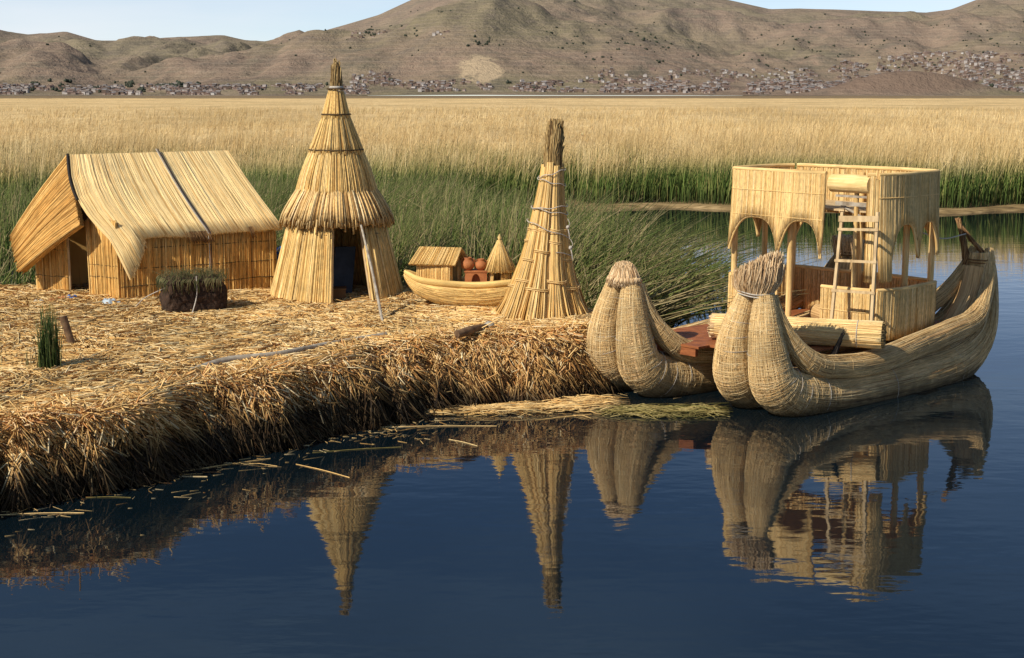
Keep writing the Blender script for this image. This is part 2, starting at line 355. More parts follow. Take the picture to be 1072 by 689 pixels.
# ------------------------------------------------------------------ water
m = N('lake_water'); m.b.inputs['Base Color'].default_value = (.003, .008, .012, 1); m.b.inputs['Roughness'].default_value = .03
m.b.inputs['IOR'].default_value = 1.75; m.b.inputs['Specular IOR Level'].default_value = .5
p = m.pos(); n1 = m.noise(m.mapv(p, (1.3, 2.6, 1)), 1.1, 2, .5); n2 = m.noise(m.mapv(p, (3.2, 6.5, 1)), 1.5, 2, .5); n3 = m.noise(m.mapv(p, (.22, .5, 1)), 1., 3)
h = m.math('ADD', m.math('MULTIPLY', n1, 1.), m.math('MULTIPLY', n2, .22)); h = m.math('MULTIPLY', h, m.mr(n3, .35, .65, .45, 1.3))
m.bump(h, .0036); M['water'] = m.m
mb = MB(); mb.add([[-2600, -60, 0], [2600, -60, 0], [2600, 2200, 0], [-2600, 2200, 0]], [[0, 1, 2, 3]]); struct(mb.build('water', M['water']))

# ------------------------------------------------------------------ hills
rpx = [-700, -400, -200, 0, 18, 40, 78, 110, 150, 180, 240, 262, 285, 310, 345, 400, 440, 500, 600, 690, 745, 800, 830, 870, 960, 985, 1012, 1072, 1200, 1500, 1900]
rpy = [55, 50, 38, 31, 37, 39, 35, 44, 44, 41, 39, 44, 46, 39, 34, 18, 0, -14, -26, -12, 1, 13, 12, 13, 16, 13, 3, -3, -20, 10, 40]
R0, RR, R1 = 2300., 5000., 7500.
def terrain(px, r):
    px = np.asarray(px, float); r = np.asarray(r, float)
    e = (98 - np.interp(px, rpx, rpy)) / F
    t = np.clip((r - R0) / (RR - R0), 0, 1); over = np.clip((r - RR) / (R1 - RR), 0, 1)
    X = (px - 536) / F * r
    n = fbm(X / 420 + 5, r / 700 + 3, 5) - .5; rid = 1 - np.abs(fbm(X / 260 + 40, r / 900 + 11, 4) * 2 - 1) * 2
    base = e * RR * (t ** 1.25) * (1 - .5 * over)
    env = np.clip(t * 3, 0, 1) * np.clip((1 - t) * 3.5, 0.02, 1)
    z = base + env * (n * 190 + (rid - .3) * 34 + (fbm(X / 70, r / 90, 4) - .5) * 26)
    # low front hills
    def bump(cx, cr, wx, wr, h): return h * np.exp(-((px - cx) / wx) ** 2 - ((r - cr) / wr) ** 2)
    z = z + bump(480, 3000, 90, 450, 46) + bump(330, 3300, 60, 400, 40) + bump(660, 3100, 130, 500, 34) + bump(60, 3100, 70, 420, 40) + bump(190, 3200, 60, 350, 26)
    z = z + bump(905, 2330, 48, 60, 21) + bump(985, 2330, 55, 60, 22) + bump(945, 2330, 45, 60, 14)
    return np.maximum(z, 0) + t * 3 + .3
pxs = np.linspace(-700, 1800, 620); rs = np.concatenate([np.linspace(2150, 2500, 24), np.linspace(2520, RR, 150), np.linspace(RR + 60, R1, 14)])
PX, RS = np.meshgrid(pxs, rs); Z = terrain(PX, RS); X = (PX - 536) / F * RS
suv = np.stack([PX, RS, Z], -1)
m = N('dry_hillside'); p = m.pos(); sv = m.new('ShaderNodeSeparateXYZ'); m.link(m.attr('suv').outputs['Vector'], sv.inputs[0])
a = m.noise(m.mapv(p, (.004, .004, .004)), 1., 8, .62); b_ = m.noise(m.mapv(p, (.02, .012, .02)), 1., 6, .7); g = m.noise(m.mapv(p, (.0016, .0016, .002)), 1., 6)
c = m.ramp(a, [(.30, (.09, .065, .045)), (.42, (.17, .11, .075)), (.52, (.25, .165, .11)), (.60, (.17, .12, .07)), (.72, (.23, .15, .10))])
c = m.mix(m.mr(g, .44, .58, 0, .85), c, (.15, .135, .06)); c = m.mix(m.mr(b_, .5, .64, 0, .7), c, (.075, .062, .05)); hf = m.noise(m.mapv(p, (.06, .05, .06)), 1., 4, .8); c = m.mix(m.mr(hf, .50, .64, 0, .42), c, (.055, .052, .034)); vg = m.noise(m.mapv(p, (.007, .004, .03)), 1., 7, .75); c = m.mix(m.mr(vg, .54, .64, 0, .7), c, (.05, .055, .03)); c = m.mix(m.mr(vg, .43, .36, 0, .5), c, (.34, .25, .17))
c = m.mix(m.mr(b_, .42, .3, 0, .35), c, (.34, .25, .17))
# terraces: thin field lines
tw = m.new('ShaderNodeTexWave', bands_direction='Z'); tw.inputs['Scale'].default_value = .035; tw.inputs['Distortion'].default_value = 6; tw.inputs['Detail'].default_value = 3; tw.inputs['Detail Scale'].default_value = .02; m.link(p, tw.inputs['Vector'])
c = m.mix(m.mr(tw.outputs['Fac'], .12, 0, 0, .35), c, (.34, .27, .2))
# eroded pale cliff and reddish mound, by direction and distance
def band(sock, c0, w_): return m.math('POWER', 2.718, m.math('MULTIPLY', m.math('POWER', m.math('DIVIDE', m.math('SUBTRACT', sock, c0), w_), 2.), -1.))
cl = m.math('MULTIPLY', band(sv.outputs[0], 503., 24.), band(sv.outputs[1], 2540., 120.)); cl = m.math('MULTIPLY', cl, m.mr(b_, .35, .55, .2, 1.4))
c = m.mix(m.mr(cl, .3, .6, 0, .9), c, (.50, .37, .22))
md = m.math('MULTIPLY', band(sv.outputs[0], 945., 85.), band(sv.outputs[1], 2330., 90.)); c = m.mix(m.mr(md, .25, .5, 0, .85), c, m.mix(hf, (.085, .05, .035), (.17, .095, .06)))
c = m.mix(m.mr(sv.outputs[1], 2300, 6000, .28, .52), c, (.37, .30, .245)); m.col(c)  # distance haze painted into the hill colour, stronger farther off
m.bump(m.math('ADD', a, m.math('MULTIPLY', hf, .25)), 30); m.b.inputs['Roughness'].default_value = 1.; m.b.inputs['Specular IOR Level'].default_value = 0
M['hill'] = m.m
mb = MB(); mb.grid(np.stack([X, RS, Z], -1), suv=suv); struct(mb.build('hills', M['hill'], smooth=True))

def elevpy(px, r): return 98 - (terrain(px, r) - CAMZ) / r * F
# town ---------------------------------------------------
def townmask(px, py):
    d = np.zeros_like(px)
    d = np.maximum(d, np.where((py > 90) & (py < 104), .9 * np.interp(px, [0, 40, 120, 330, 470, 560, 620, 860, 1072], [.5, 1, 1, .9, .4, .9, 1, .6, .6]), 0))
    d = np.maximum(d, np.where((px > 830) & (py > np.interp(px, [830, 880, 960, 1072], [72, 66, 56, 58])) & (py < 96), .8, 0))
    d = np.maximum(d, np.where((px > 370) & (px < 440) & (py > 76) & (py < 96), .5, 0))
    d = np.maximum(d, np.where((px > 440) & (px < 840) & (py > 86), .6, 0))
    d = np.maximum(d, np.where((px > 610) & (px < 830) & (py > 74), .22, 0))
    d = np.maximum(d, np.where((px > 370) & (px < 500) & (py > 34) & (py < 42), .14, 0))
    return d
hm = []
for k, (wc, rc) in enumerate([((.38, .30, .26), (.23, .15, .12)), ((.50, .45, .42), (.28, .23, .20)), ((.30, .22, .18), (.23, .15, .12)), ((.66, .62, .58), (.30, .28, .28)), ((.18, .125, .095), (.28, .25, .24))]):
    hm.append((m_plain('house_wall_%s' % 'abcde'[k], wc, tuple(.8 * a for a in wc), .1, bump=0), m_plain('house_roof_%s' % 'abcde'[k], rc, tuple(.8 * a for a in rc), .1, bump=0)))
def house_geo(c, wx, wy, h, gable, ang):
    ca, sa = cos(ang), sin(ang); ax = V(ca, sa, 0); ay = V(-sa, ca, 0)
    o = c - ax * wx / 2 - ay * wy / 2 - V(0, 0, 4)
    a = MB(); a.box(o, ax * wx, ay * wy, V(0, 0, h + 4)); 
    for k in range(3):                                                       # window openings
        q = o + ax * wx * (.16 + .28 * k) - ay * .05 + V(0, 0, 4 + h * .4); 
    b = MB(); e = .5; z = V(0, 0, h + .02); o2 = c - ax * (wx / 2 + e) - ay * (wy / 2 + e)
    if gable:
        A, B, C_, D = o2 + z, o2 + ax * (wx + 2 * e) + z, o2 + ax * (wx + 2 * e) + ay * (wy + 2 * e) + z, o2 + ay * (wy + 2 * e) + z
        r1 = (A + D) / 2 + V(0, 0, wy * .28); r2 = (B + C_) / 2 + V(0, 0, wy * .28)
        b.add([A, B, r2, r1], [[0, 1, 2, 3]]); b.add([D, C_, r2, r1], [[3, 2, 1, 0]]); b.add([A, r1, D], None, [[0, 1, 2]]); b.add([B, C_, r2], None, [[0, 1, 2]]); b.add([A, B, C_, D], [[3, 2, 1, 0]])
    else: b.box(o2 + z, ax * (wx + 2 * e), ay * (wy + 2 * e), V(0, 0, .45))
    return a, b
protos = []
for k in range(5):
    for gbl in (0, 1):
        h = 3.0 + 2.6 * (k % 3 == 1) + 1.2 * gbl
        a, b = house_geo(V(0, 0, 0), 7 + 1.5 * (k % 3), 6 + k % 2, h, gbl, 0)
        protos.append((a, b, k))
meshp = []
for a, b, k in protos:
    r_ = bpy.data.objects.new('tmp', None); r_.location = (0, 0, 0)
    oa = a.build('wall', hm[k][0], root=r_); ob = b.build('roof', hm[k][1], root=r_)
    meshp.append((oa.data, ob.data)); bpy.data.objects.remove(oa); bpy.data.objects.remove(ob); bpy.data.objects.remove(r_)
pxc = rng.uniform(-20, 1100, 160000); rc_ = 2330 + (rng.random(160000) ** 1.3) * 2000; pyc = elevpy(pxc, rc_)
dens = townmask(pxc, pyc) * (fbm(pxc / 22, pyc / 7, 3) > .43)
ok = rng.random(160000) < dens; ok &= ~((np.abs(pxc - 945) < 95) & (rc_ < 2420))
pxc, rc_ = pxc[ok], rc_[ok]; sel = rng.permutation(len(pxc))[:8000]; pxc, rc_ = pxc[sel], rc_[sel]
o_ = np.argsort(rc_); pxc, rc_ = pxc[o_], rc_[o_]
HL = ['tan adobe house with brown roof in the town along the lake shore', 'pale plastered house in the town below the hills', 'dark brick house in the town at the foot of the hills',
      'whitewashed house with grey roof in the far town', 'brown mud brick house with pale roof in the far town']
massw = [MB() for _ in range(5)]; massr = [MB() for _ in range(5)]
for i in range(len(pxc)):
    px_, r_ = pxc[i], rc_[i]; x = (px_ - 536) / F * r_; z = float(terrain(px_, r_)); s_ = random.uniform(.42, .85); ang = random.choice([0, pi / 2]) + random.uniform(-.4, .4)
    k = random.choices(range(5), [7, 3, 7, 1, 6])[0]; gb = random.random() < .5
    if i < 290:
        wd, rd = meshp[k * 2 + gb]
        h = bpy.data.objects.new('house', None); COL.objects.link(h); h.location = (x, r_, z - .3); h.rotation_euler.z = ang; h.scale = (s_,) * 3
        tag(h, HL[k], 'house', 'houses of the town along the far shore')
        for nm, d_ in (('wall', wd), ('roof', rd)):
            c_ = bpy.data.objects.new(nm, d_); COL.objects.link(c_); c_.parent = h
    else:
        a, b, _ = protos[k * 2 + gb]; ca, sa = cos(ang) * s_, sin(ang) * s_; Rm = np.array([[ca, sa, 0], [-sa, ca, 0], [0, 0, s_]])
        for src, dst in ((a, massw[k]), (b, massr[k])):
            for v_ in range(1): pass
            vv = np.concatenate(src.v) @ Rm + V(x, r_, z - .3)
            q = np.concatenate(src.q) if src.q else None; t = np.concatenate(src.t) if src.t else None
            dst.add(vv, q, t)
# the mass of smaller houses: one object, colours per house by material slots
allm = MB(); slots = []
for k in range(5):
    for src, mt in ((massw[k], hm[k][0]), (massr[k], hm[k][1])):
        vv = np.concatenate(src.v); q = np.concatenate(src.q); t = np.concatenate(src.t) if src.t else None
        allm.add(vv, q, t); slots.append((len(q), 0 if t is None else len(t), mt))
to = allm.build('town_houses', slots[0][2])
for s_ in slots[1:]: to.data.materials.append(s_[2])
mi = np.concatenate([np.full(s_[0], i) for i, s_ in enumerate(slots)] + [np.full(s_[1], i) for i, s_ in enumerate(slots)]).astype(np.int32)
to.data.polygons.foreach_set('material_index', mi)
tag(to, 'dense mass of tiny brown and white houses climbing the far hillside', 'town', kind='stuff')
# distant trees -------------------------------------------
mb = MB(); n = 0; M['fartree'] = m_plain('far_tree_foliage', (.055, .065, .040), (.028, .034, .024), .2, bump=0)
cand_px = rng.uniform(-20, 1100, 60000); cand_r = rng.uniform(2350, 4700, 60000); cpy = elevpy(cand_px, cand_r)
tm = np.where((cpy > 86) & (cpy < 97) & (cand_px > 40) & (cand_px < 215), .5, .012)
tm = np.maximum(tm, np.where((cpy > 28) & (cpy < 75) & (cand_px > 560), .10, 0)); tm = np.maximum(tm, np.where((cpy > 30) & (cpy < 40) & (cand_px > 380) & (cand_px < 440), .3, 0))
tm = np.maximum(tm, np.where((cpy > 38) & (cpy < 50) & (cand_px > 498) & (cand_px < 532), .6, 0))
okk = (rng.random(60000) < tm) & (fbm(cand_px / 14, cpy / 6, 3) > .56)
for px_, r_, py_ in list(zip(cand_px[okk], cand_r[okk], cpy[okk]))[:2600]:
    x = (px_ - 536) / F * r_; z = float(terrain(px_, r_)); s_ = random.uniform(.9, 2.5) * (1.4 if py_ > 84 else 1)
    for j in range(3):
        mb.sphere((x + random.uniform(-1, 1) * s_, r_ + random.uniform(-1, 1) * s_, z + s_ * .7), s_ * random.uniform(.6, 1), 6, 5, random.uniform(.7, 1.4), n=.7)
tag(mb.build('distant_trees', M['fartree']), 'dark green groves and scattered bushes on the far hills', 'trees', kind='stuff')

# ------------------------------------------------------------------ reed field beyond the channel
BANK = 47.5
def bank_y(x): return BANK - 4.5 * np.clip((-x - 4) / 10, 0, 1) + .8 * np.sin(x * .35) + .5 * np.sin(x * 1.1 + 2)
xs = np.linspace(-60, 60, 160); P = []
for dy, z in ((-.55, -.1), (-.4, .03), (-.2, .09), (.2, .11), (3, .1), (8, .1)):
    P.append(np.stack([xs, bank_y(xs) + dy + .4 * (fbm(xs * 1.3 + dy, xs * 0, 3) - .5), z + .08 * (fbm(xs * 2, xs * 0 + dy, 3) - .5)], -1))
m = N('brown_mud'); b_ = m.noise(m.mapv(m.pos(), (.8, 3, 5)), 1.4, 5); m.col(m.ramp(b_, [(.3, (.07, .045, .02)), (.5, (.24, .16, .07)), (.7, (.40, .28, .14))])); m.bump(b_, .05); M['mud'] = m.m
mb = MB(); mb.grid(np.array(P)); struct(mb.build('far_bank', M['mud'], smooth=True))
mb = MB(); mb.add([[-1400, 54, .1], [1400, 54, .1], [1900, 2450, .1], [-1900, 2450, .1]], [[0, 1, 2, 3]]); struct(mb.build('marsh_ground', M['mud']))
# canopy sheet of the far field (a reed bed seen across its tops)
ys = np.concatenate([np.linspace(66, 140, 60), np.geomspace(143, 690, 60)]); us = np.linspace(-1, 1, 200)
Y_, U_ = np.meshgrid(ys, us, indexing='ij'); X_ = U_ * (Y_ * .48 + 8)
Zc = 1.5 + .28 * (fbm(X_ * .25, Y_ * .12, 4) - .5) + .5 * (fbm(X_ * 1.3, Y_ * .5, 3) - .5) * np.clip((200 - Y_) / 100, 0, 1)
Zc[0] = .2
m = N('reed_bed_canopy'); p = m.pos(); a = m.noise(m.mapv(p, (1.2, .18, .3)), 1., 6, .7); b_ = m.noise(m.mapv(p, (.05, .02, 0)), 1., 5); f_ = m.noise(m.mapv(p, (5, .5, 1)), 1., 4, .7)
c = m.ramp(a, [(.3, (.60, .38, .16)), (.5, (.78, .54, .25)), (.68, (.90, .67, .34))]); c = m.mix(m.mr(f_, .55, .7, 0, .4), c, (.33, .22, .10))
c = m.mix(m.mr(b_, .45, .62, 0, .6), c, (.46, .31, .13)); m.col(c); m.bump(m.math('ADD', a, f_), .25); M['canopy'] = m.m; m.b.inputs['Roughness'].default_value = 1
mb = MB(); mb.grid(np.stack([X_, Y_, Zc], -1)); tag(mb.build('reed_bed', M['canopy'], smooth=True), 'wide golden reed bed stretching to the hills', 'reeds', kind='stuff')
def reeds(mb, base, H, lean, w, wind=(.9, .1), K=4, rnd=None):
    N_ = len(base); t = np.linspace(0, 1, K)
    d = rng.normal(0, 1, (N_, 2)) * lean[:, None] * .75 + np.array(wind)[None] * lean[:, None]
    P = np.zeros((N_, K, 3)); P[:, :, 0] = base[:, 0:1] + d[:, 0:1] * H[:, None] * t ** 1.8; P[:, :, 1] = base[:, 1:2] + d[:, 1:2] * H[:, None] * t ** 1.8
    P[:, :, 2] = base[:, 2:3] + H[:, None] * (t * (1 - .25 * np.minimum(lean[:, None], 1.2) * t))
    W = w[:, None] * (1.0 - .8 * t ** 2)[None]; mb.stalks(P, W, rnd)
mb = MB()
def fieldband(y0, y1, n, w0, h0, h1, K=4):
    y = rng.uniform(0, 1, n) ** 1.0 * (y1 - y0) + y0; x = rng.uniform(-1, 1, n) * (y * .40 + 4)
    if y0 < 50: y = y - BANK + bank_y(x) + .3
    cl = fbm(x * .5, y * .5, 3); kp = fbm(x * .3 + 7, y * .22, 3) > .34 + .1 * rng.random(n); x, y, cl = x[kp], y[kp], cl[kp]; n = len(x); H = rng.uniform(h0, h1, n) * (.58 + .42 * cl + .42 * fbm(x * .12 + 9, y * .1, 3))
    base = np.stack([x, y, np.full(n, .0)], -1)
    reeds(mb, base, H, rng.uniform(.02, .28, n), w0 * rng.uniform(.7, 1.3, n), K=K)
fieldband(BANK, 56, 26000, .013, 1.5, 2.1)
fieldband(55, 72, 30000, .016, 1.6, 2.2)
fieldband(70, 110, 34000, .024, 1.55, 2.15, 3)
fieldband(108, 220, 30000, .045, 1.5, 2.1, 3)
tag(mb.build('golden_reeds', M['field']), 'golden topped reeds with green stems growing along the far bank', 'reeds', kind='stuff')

# ------------------------------------------------------------------ near green reeds
def inpoly(x, y, poly):
    c = np.zeros(len(x), bool); n = len(poly)
    for i in range(n):
        x1, y1 = poly[i]; x2, y2 = poly[(i + 1) % n]
        with np.errstate(divide='ignore', invalid='ignore'):
            c ^= ((y1 > y) != (y2 > y)) & (x < (x2 - x1) * (y - y1) / (y2 - y1 + 1e-12) + x1)
    return c
def scatter(poly, n):
    poly = np.array(poly); lo = poly.min(0); hi = poly.max(0); p = rng.uniform(lo, hi, (n * 4, 2)); return p[inpoly(p[:, 0], p[:, 1], poly)][:n]
mb = MB()
def patch(poly, n, h0, h1, l0, l1, clump=.45, w=.0105, wind=(.9, .1), rn=None):
    p = scatter(poly, n); cl = fbm(p[:, 0] * 1.1 + 50, p[:, 1] * 1.1, 3); p = p[cl > clump - .15 * rng.random(len(p))]; k = len(p)
    reeds(mb, np.stack([p[:, 0], p[:, 1], np.full(k, -.05)], -1), rng.uniform(h0, h1, k) * (.7 + .6 * fbm(p[:, 0] * .7, p[:, 1] * .7, 2)), rng.uniform(l0, l1, k), w * rng.uniform(.6, 1.5, k), wind, 5, None if rn is None else rng.uniform(*rn, k))
patch([(-8.5, 24.2), (-2, 23.3), (1.2, 22.0), (1.9, 22.0), (2.2, 23.5), (1.5, 26), (.3, 31), (-8, 32)], 15000, 1.0, 2.15, .05, .55, .46)
patch([(-3, 22.9), (1.0, 21.8), (1.8, 22.2), (2.2, 24.5), (-2, 25.5)], 1500, .9, 1.9, .1, .7, .3, .011, (.8, .1), (.6, 1))
patch([(-8.4, 24.2), (-6, 24.2), (-3.4, 23.4), (-3, 25), (-8, 26)], 1100, .8, 1.6, .1, .6, .3, .010, (.7, .1), (.55, .95))
patch([(-.5, 22.2), (1.0, 21.0), (2.0, 21.2), (2.6, 22.5), (2.4, 25), (0, 25)], 2300, 1.0, 1.85, .2, .8, .3, .012, (1., .05))
patch([(.3, 21.6), (1.2, 20.7), (2.0, 21.0), (2.3, 22.4), (1, 23)], 1100, .7, 1.6, .3, .95, .25, .012, (1., .0), (.66, 1))
patch([(-8, 31), (.3, 31), (-.5, 36), (-2, 42), (-8, 42)], 8000, 1.2, 1.9, .1, .5, .45)
patch([(2.6, 24), (4.2, 25), (4.6, 32), (3.0, 34)], 250, .6, 1.1, .2, .7, .5)
patch([(-13, 24), (-8.3, 24), (-8.2, 27), (-13, 28)], 700, .5, 1.3, .2, .7, .5)
patch([(-13, 31), (-8, 31), (-8, 42), (-15, 42)], 3800, 1.0, 1.7, .1, .4, .45)
tag(mb.build('green_reeds', M['green']), 'tall green reeds leaning in the wind behind the straw island', 'reeds', kind='stuff')

# ------------------------------------------------------------------ island
GZ = .75
top_px = [(-260, 500), (-100, 462), (0, 438), (60, 433), (130, 424), (200, 400), (270, 391), (330, 381), (408, 359), (470, 352), (560, 348), (600, 346), (626, 343)]
wat_px = [(-260, 600), (-100, 560), (0, 534), (70, 520), (150, 504), (241, 482), (320, 463), (375, 452), (425, 440), (468, 431), (541, 424), (600, 419), (650, 405)]
bak_px = [(-330, 303), (-200, 303), (-60, 302), (60, 300), (150, 297), (240, 296), (320, 297), (390, 300), (450, 305), (510, 311), (560, 318), (600, 326), (632, 335)]
def rs_(pts, z, n=240):
    P = np.array([at(a, b, z) for a, b in pts]); P = smooth(P, 20); k = np.linspace(0, len(P) - 1, n); i = np.arange(len(P))
    return np.stack([np.interp(k, i, P[:, j]) for j in range(3)], -1)
TE, WE, BE = rs_(top_px, GZ), rs_(wat_px, 0.), rs_(bak_px, GZ)
nE = 240; kk = np.arange(nE)
wig = (fbm(kk * .16, kk * 0, 4) - .5)[:, None]; outd = nrmz((WE - TE) * V(1, 1, 0))
TE = TE + outd * wig * .3; WE = WE + outd * wig * .25
def gz(x, y): return .05 * (fbm(x * 1.2, y * 1.2, 4) - .5) * 2 + .03 * (fbm(x * 5, y * 5, 2) - .5)
rows = []
def bankrow(f, z, o=0): 
    P = TE * (1 - f) + WE * f + outd * o + outd * ((fbm(kk / (nE - 1) * 38, kk * 0 + f * 2.5 + 3, 3) - .5) * .38 - .05 * (f > .1))[:, None] * min(1, f * 6); P = P.copy(); P[:, 2] = z + .10 * (fbm(kk * .5 + z * 9, kk * 0 + f * 9, 3) - .5); return P
rows.append(bankrow(1., -.5, -.3)); rows.append(bankrow(1., 0., -.06)); rows.append(bankrow(.80, .18, -.05)); rows.append(bankrow(.74, .36)); rows.append(bankrow(.52, .54)); rows.append(bankrow(.20, .68))
for f in np.linspace(0, 1, 40) ** 1.2:
    P = TE * (1 - f) + BE * f; P[:, 2] = GZ - .03 * math.exp(-f * 30) + gz(P[:, 0], P[:, 1]); rows.append(P)
for d, z in ((.3, .5), (.5, -.4)):
    P = BE + V(.0, 1, 0) * d; P[:, 2] = z; rows.append(P)
m = N('trodden_straw'); p = m.pos(); a = m.noise(m.mapv(p, (9, 30, 9)), 1., 5, .7); b_ = m.noise(p, 1.4, 5)
c = m.ramp(a, [(.3, (.30, .17, .06)), (.48, (.58, .38, .16)), (.65, (.76, .56, .28))]); c = m.mix(m.mr(b_, .55, .7, 0, .5), c, (.25, .13, .045))
px = m.new('ShaderNodeSeparateXYZ'); m.link(p, px.inputs[0]); c = m.mix(m.mr(px.outputs[2], .5, .68, .93, 0), c, (.022, .014, .008)); m.col(c); m.bump(a, .04); M['straw'] = m.m  # flank below the rim painted near black, as shade in gaps between stalks
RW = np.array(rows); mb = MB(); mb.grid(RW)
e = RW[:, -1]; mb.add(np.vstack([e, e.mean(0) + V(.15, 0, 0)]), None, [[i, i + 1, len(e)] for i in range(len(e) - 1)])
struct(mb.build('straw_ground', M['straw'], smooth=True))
# litter on top
mb = MB(); n = 66000; u = rng.uniform(0.02, 1, n); f = rng.random(n) ** 1.0
def surf(u, f):
    k = u * (nE - 1); i = np.clip(k.astype(int), 0, nE - 2); fr = (k - i)[:, None]
    T = TE[i] * (1 - fr) + TE[i + 1] * fr; B = BE[i] * (1 - fr) + BE[i + 1] * fr; P = T * (1 - f[:, None]) + B * f[:, None]
    P[:, 2] = GZ + gz(P[:, 0], P[:, 1]); return P
c = surf(u, f); L = rng.uniform(.10, .50, n) * rng.uniform(.5, 1.3, n); mat_ = fbm(c[:, 0] * .5 + 3, c[:, 1] * .5, 2)
ang = mat_ * 5 - .8 + rng.normal(0, .75, n); tilt = rng.normal(0, .07, n)
d = np.stack([np.cos(ang), np.sin(ang), tilt], -1) * L[:, None] / 2; bow = np.zeros((n, 3)); bow[:, 2] = rng.uniform(0, .02, n)
lift = np.zeros((n, 3)); lift[:, 2] = rng.uniform(.004, .045, n)
mb.stalks(np.stack([c - d + lift, c + bow + lift, c + d + lift], 1), rng.uniform(.0035, .0095, n))
tag(mb.build('straw_litter', M['litter']), 'loose dry reed stalks strewn over the floating island', 'straw', kind='stuff')
# bank fringe
mb = MB(); n = 40000; u = rng.uniform(0, 1, n); f = rng.uniform(-.3, .96, n) ** 1.0
k = u * (nE - 1); i = np.clip(k.astype(int), 0, nE - 2); fr = (k - i)[:, None]
T = TE[i] * (1 - fr) + TE[i + 1] * fr; Wt = WE[i] * (1 - fr) + WE[i + 1] * fr; O = outd[i]; ff = np.clip(f, 0, 1)
prof = np.interp(ff, [0, .14, .42, .68, .86, 1], [.70, .655, .56, .41, .22, 0.02])
lump = fbm(u * 38, f * 2.5 + 3, 3) - .5; c = T * (1 - f[:, None]) + Wt * f[:, None] + O * (lump * .38)[:, None]; c[:, 2] = prof + rng.uniform(-.05, .04, n) + lump * .16 * (ff > .1)
Tan = nrmz(np.cross(O, V(0, 0, 1))); clm = (fbm(u * 90, f * 2, 3) - .5)
side = rng.normal(0, .55, n) + clm * 2.2 + .25; drop = np.interp(ff, [0, .3, 1], [.12, .65, 1.3]) + rng.normal(0, .35, n)
d = nrmz(O * (.55 + .25 * rng.normal(0, 1, n))[:, None] + Tan * -side[:, None] - V(0, 0, 1) * drop[:, None])
L = rng.uniform(.10, .46, n) * (1 + .8 * clm) * np.where(rng.random(n) < .06, 1.5, 1)
p0 = c - d * L[:, None] * .35; p2 = c + d * L[:, None] * .65; p1 = (p0 + p2) / 2 + V(0, 0, 1) * (L * .07)[:, None]; p2[:, 2] -= L * .05
p2[:, 2] = np.maximum(p2[:, 2], .005); p1[:, 2] = np.maximum(p1[:, 2], .01)
dark = np.clip(rng.random(n) * (1.12 - .25 * ff) + .6 * (fbm(u * 60, f * 4, 3) - .5), 0, 1); dark = np.where(f < .22, .35 + .65 * rng.random(n), dark)
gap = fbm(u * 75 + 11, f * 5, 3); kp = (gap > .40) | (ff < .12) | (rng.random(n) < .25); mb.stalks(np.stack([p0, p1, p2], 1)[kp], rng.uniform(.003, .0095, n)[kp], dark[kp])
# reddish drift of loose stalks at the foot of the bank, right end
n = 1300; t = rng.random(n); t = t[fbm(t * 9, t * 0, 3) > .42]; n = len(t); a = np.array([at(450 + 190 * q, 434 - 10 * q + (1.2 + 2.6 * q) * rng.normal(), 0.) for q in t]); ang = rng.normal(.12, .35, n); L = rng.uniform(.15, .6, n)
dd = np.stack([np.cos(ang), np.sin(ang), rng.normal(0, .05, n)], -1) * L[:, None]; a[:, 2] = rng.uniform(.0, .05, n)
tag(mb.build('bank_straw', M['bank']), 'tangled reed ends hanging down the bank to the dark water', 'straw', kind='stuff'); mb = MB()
mb.stalks(np.stack([a - dd / 2, a + V(0, 0, .02), a + dd / 2], 1), rng.uniform(.004, .008, n), rng.uniform(.2, .75, n))
tag(mb.build('straw_drift', M['litter']), 'drift of loose orange reeds floating at the foot of the bank', 'straw', kind='stuff')
# green-yellow floating mat by the bows
mb = MB(); n = 620; t = rng.random(n) ** .8; a = np.array([at(640 + 112 * q, 432 + 2.2 * rng.normal(), 0.) for q in t]); ang = rng.normal(.0, .5, n); L = rng.uniform(.1, .5, n)
dd = np.stack([np.cos(ang), np.sin(ang), rng.normal(0, .08, n)], -1) * L[:, None]; a[:, 2] = rng.uniform(0, .035, n)
mb.stalks(np.stack([a - dd / 2, a + V(0, 0, .02), a + dd / 2], 1), rng.uniform(.004, .008, n))
m_ = m_stalk('yellow_green_cut_reed', [(.09, .08, .02), (.34, .26, .08), (.52, .40, .16), (.24, .22, .06)])
tag(mb.build('floating_reed_mat', m_), 'yellow green mat of loose reeds floating under the boat bows', 'reed mat', kind='stuff')
# floating single stalks
FS = [((310, 486), (366, 500), 'pale reed stalk floating alone beyond the tangle below the pole', .62), ((327, 474), (420, 468), 'green reed stalk floating parallel to the bank below the lying pole', .15),
      ((150, 500), (217, 499), 'reddish reed stalk floating close to the dark bank', .9), ((190, 494), (283, 480), 'forked pale reed stalk floating under the middle of the bank', .6),
      ((90, 521), (137, 521), 'thin green stalk floating near the left bank', .12), ((0, 539), (88, 537), 'long tan stalk floating at the left edge of the water', .55),
      ((398, 447), (520, 446), 'long straight yellow stalk floating at the foot of the bank', .75), ((470, 460), (500, 467), 'short tan stalk floating among the reflections of the bank', .5),
      ((345, 452), (395, 445), 'pale stalk drifting under the bank bend', .65), ((560, 440), (640, 432), 'pale stalk drifting beside the reed boat bow', .7)]
for (a, b, lab, rv) in FS:
    A = at(*a, 0.003); B = at(*b, 0.003); mid = (A + B) / 2 + V(.0, .02, .002); mb = MB(); mb.stalks(smooth(np.array([A, mid, B]), 4)[None], np.array([.0042]), np.array([rv]), 5)
    if 'forked' in lab: C2 = A * .4 + B * .6; mb.stalks(np.array([[C2, C2 + V(.25, -.03, .01), C2 + V(.45, -.10, 0)]]), np.array([.0035]), np.array([rv]), 5)
    tag(mb.build('reed_stalk', m_ if rv < .2 else M['litter']), lab, 'reed stalk')

